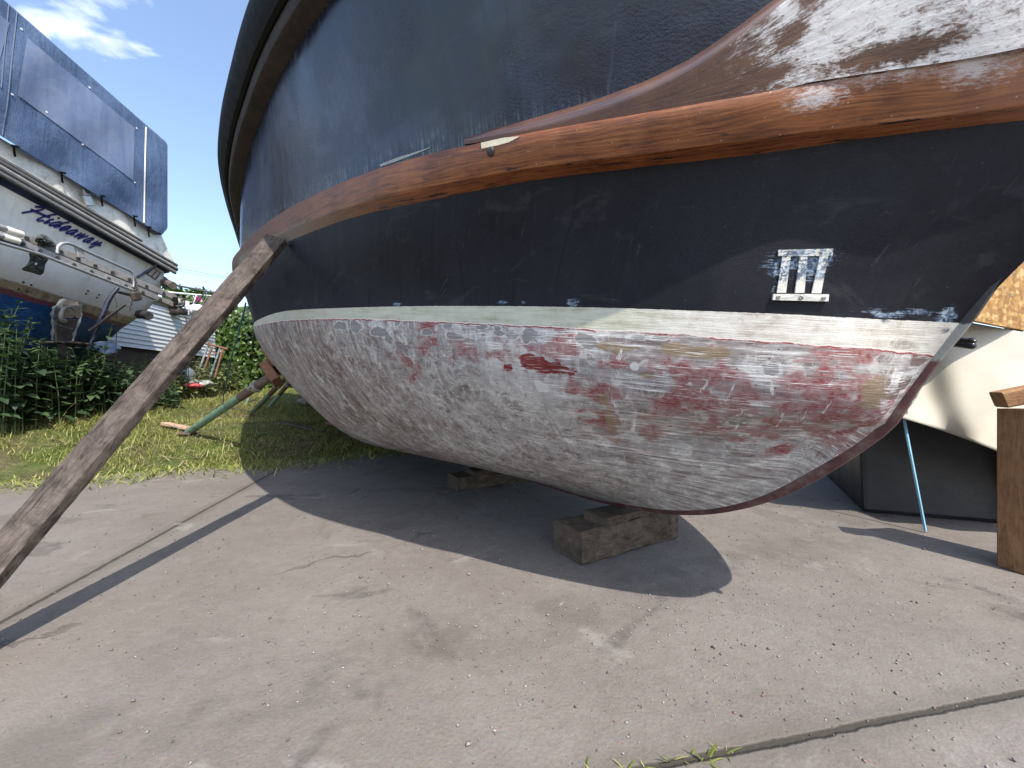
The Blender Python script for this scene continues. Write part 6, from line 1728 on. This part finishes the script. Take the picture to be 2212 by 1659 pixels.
pts_top = [Vector(P(1850, 745, 2.06)), Vector(P(2330, 800, 1.80)), Vector(P(2330, 800, 1.80)) + Vector((0.5, 0.9, 0)), Vector(P(1850, 745, 2.06)) + Vector((0.5, 0.9, 0))]
pts_bot = [Vector((p.x, p.y - 0.04, 0.001)) for p in pts_top]
mb = MB(); mb.hexa(pts_bot, pts_top)
tag(mb.build('covered_stack', M_tarp, None, bevel=0.02), 'stack wrapped in black tarpaulin showing under the hem of the white sheet', 'stack')
M_gloss = flat('gloss_black_tube', (0.012, 0.012, 0.013), 0.22, 0.2, 30)
o = empty('black_clamp', P(2080, 738, 1.66), 'glossy black double bar clamp sticking out past the stem', 'clamp')
for dy, nm, r in ((-4.5, 'upper_bar', 0.011), (5, 'lower_bar', 0.014)):
    mb = MB(); a_, b_ = Vector(P(2020, 732 + dy, 1.74)), Vector(P(2103, 743 + dy, 1.62)); mb.tube([a_, b_, b_ + (b_ - a_).normalized() * 0.006], [r, r, r * 0.6], 12); mb.build(nm, M_gloss, o, True)
mb = MB(); mb.box(P(2098, 742, 1.628), (0.02, 0.02, 0.045), None, 0.004); mb.build('jaw', M_gloss, o)
M_brope = flat('light_blue_rope', (0.20, 0.42, 0.56), 0.8, 0.2, 80)
a_ = Vector(P(1945, 862, 1.86)); b_ = Vector(P(1960, 945, 1.80)); e_ = Vector((b_.x + 0.03, b_.y - 0.05, 0.006))
tag(MB().tube([a_, a_.lerp(b_, 0.5), b_, b_.lerp(e_, 0.6), e_], 0.0055, 6).build('blue_rope', M_brope, None, True), 'thin light blue rope hanging under the white sheet beside the stem', 'rope')
c_ = Vector(P(2157, 864, 1.40)); e_ = Vector(P(2300, 836, 1.33))
timber('short_beam', c_, e_, (0, 0, 1), 0.055, 0.08, M_newwood, 'upper sawn timber laid across the support below the chipboard', 'timber', segs=6)
a_ = Vector(P(2236, 884, 1.40)); b_ = Vector((a_.x, a_.y, 0.002))
timber('timber_post', a_, b_, (1, 0.1, 0), 0.19, 0.09, M_newwood, 'upright sawn timber standing under the short beam beside the white sheet', 'timber', segs=12)
a_ = b1 + sdir.normalized() * 0.012 - nrm_ * 0.024
timber('dark_post', (a_.x, a_.y, b1.z + 0.62), (a_.x, a_.y, 0.002), sdir.normalized(), 0.045, 0.045, flat('dark_stained_post', (0.05, 0.04, 0.035), 0.8, 0.4, 30), 'dark thin post carrying the outer edge of the chipboard panel', 'post', segs=10)
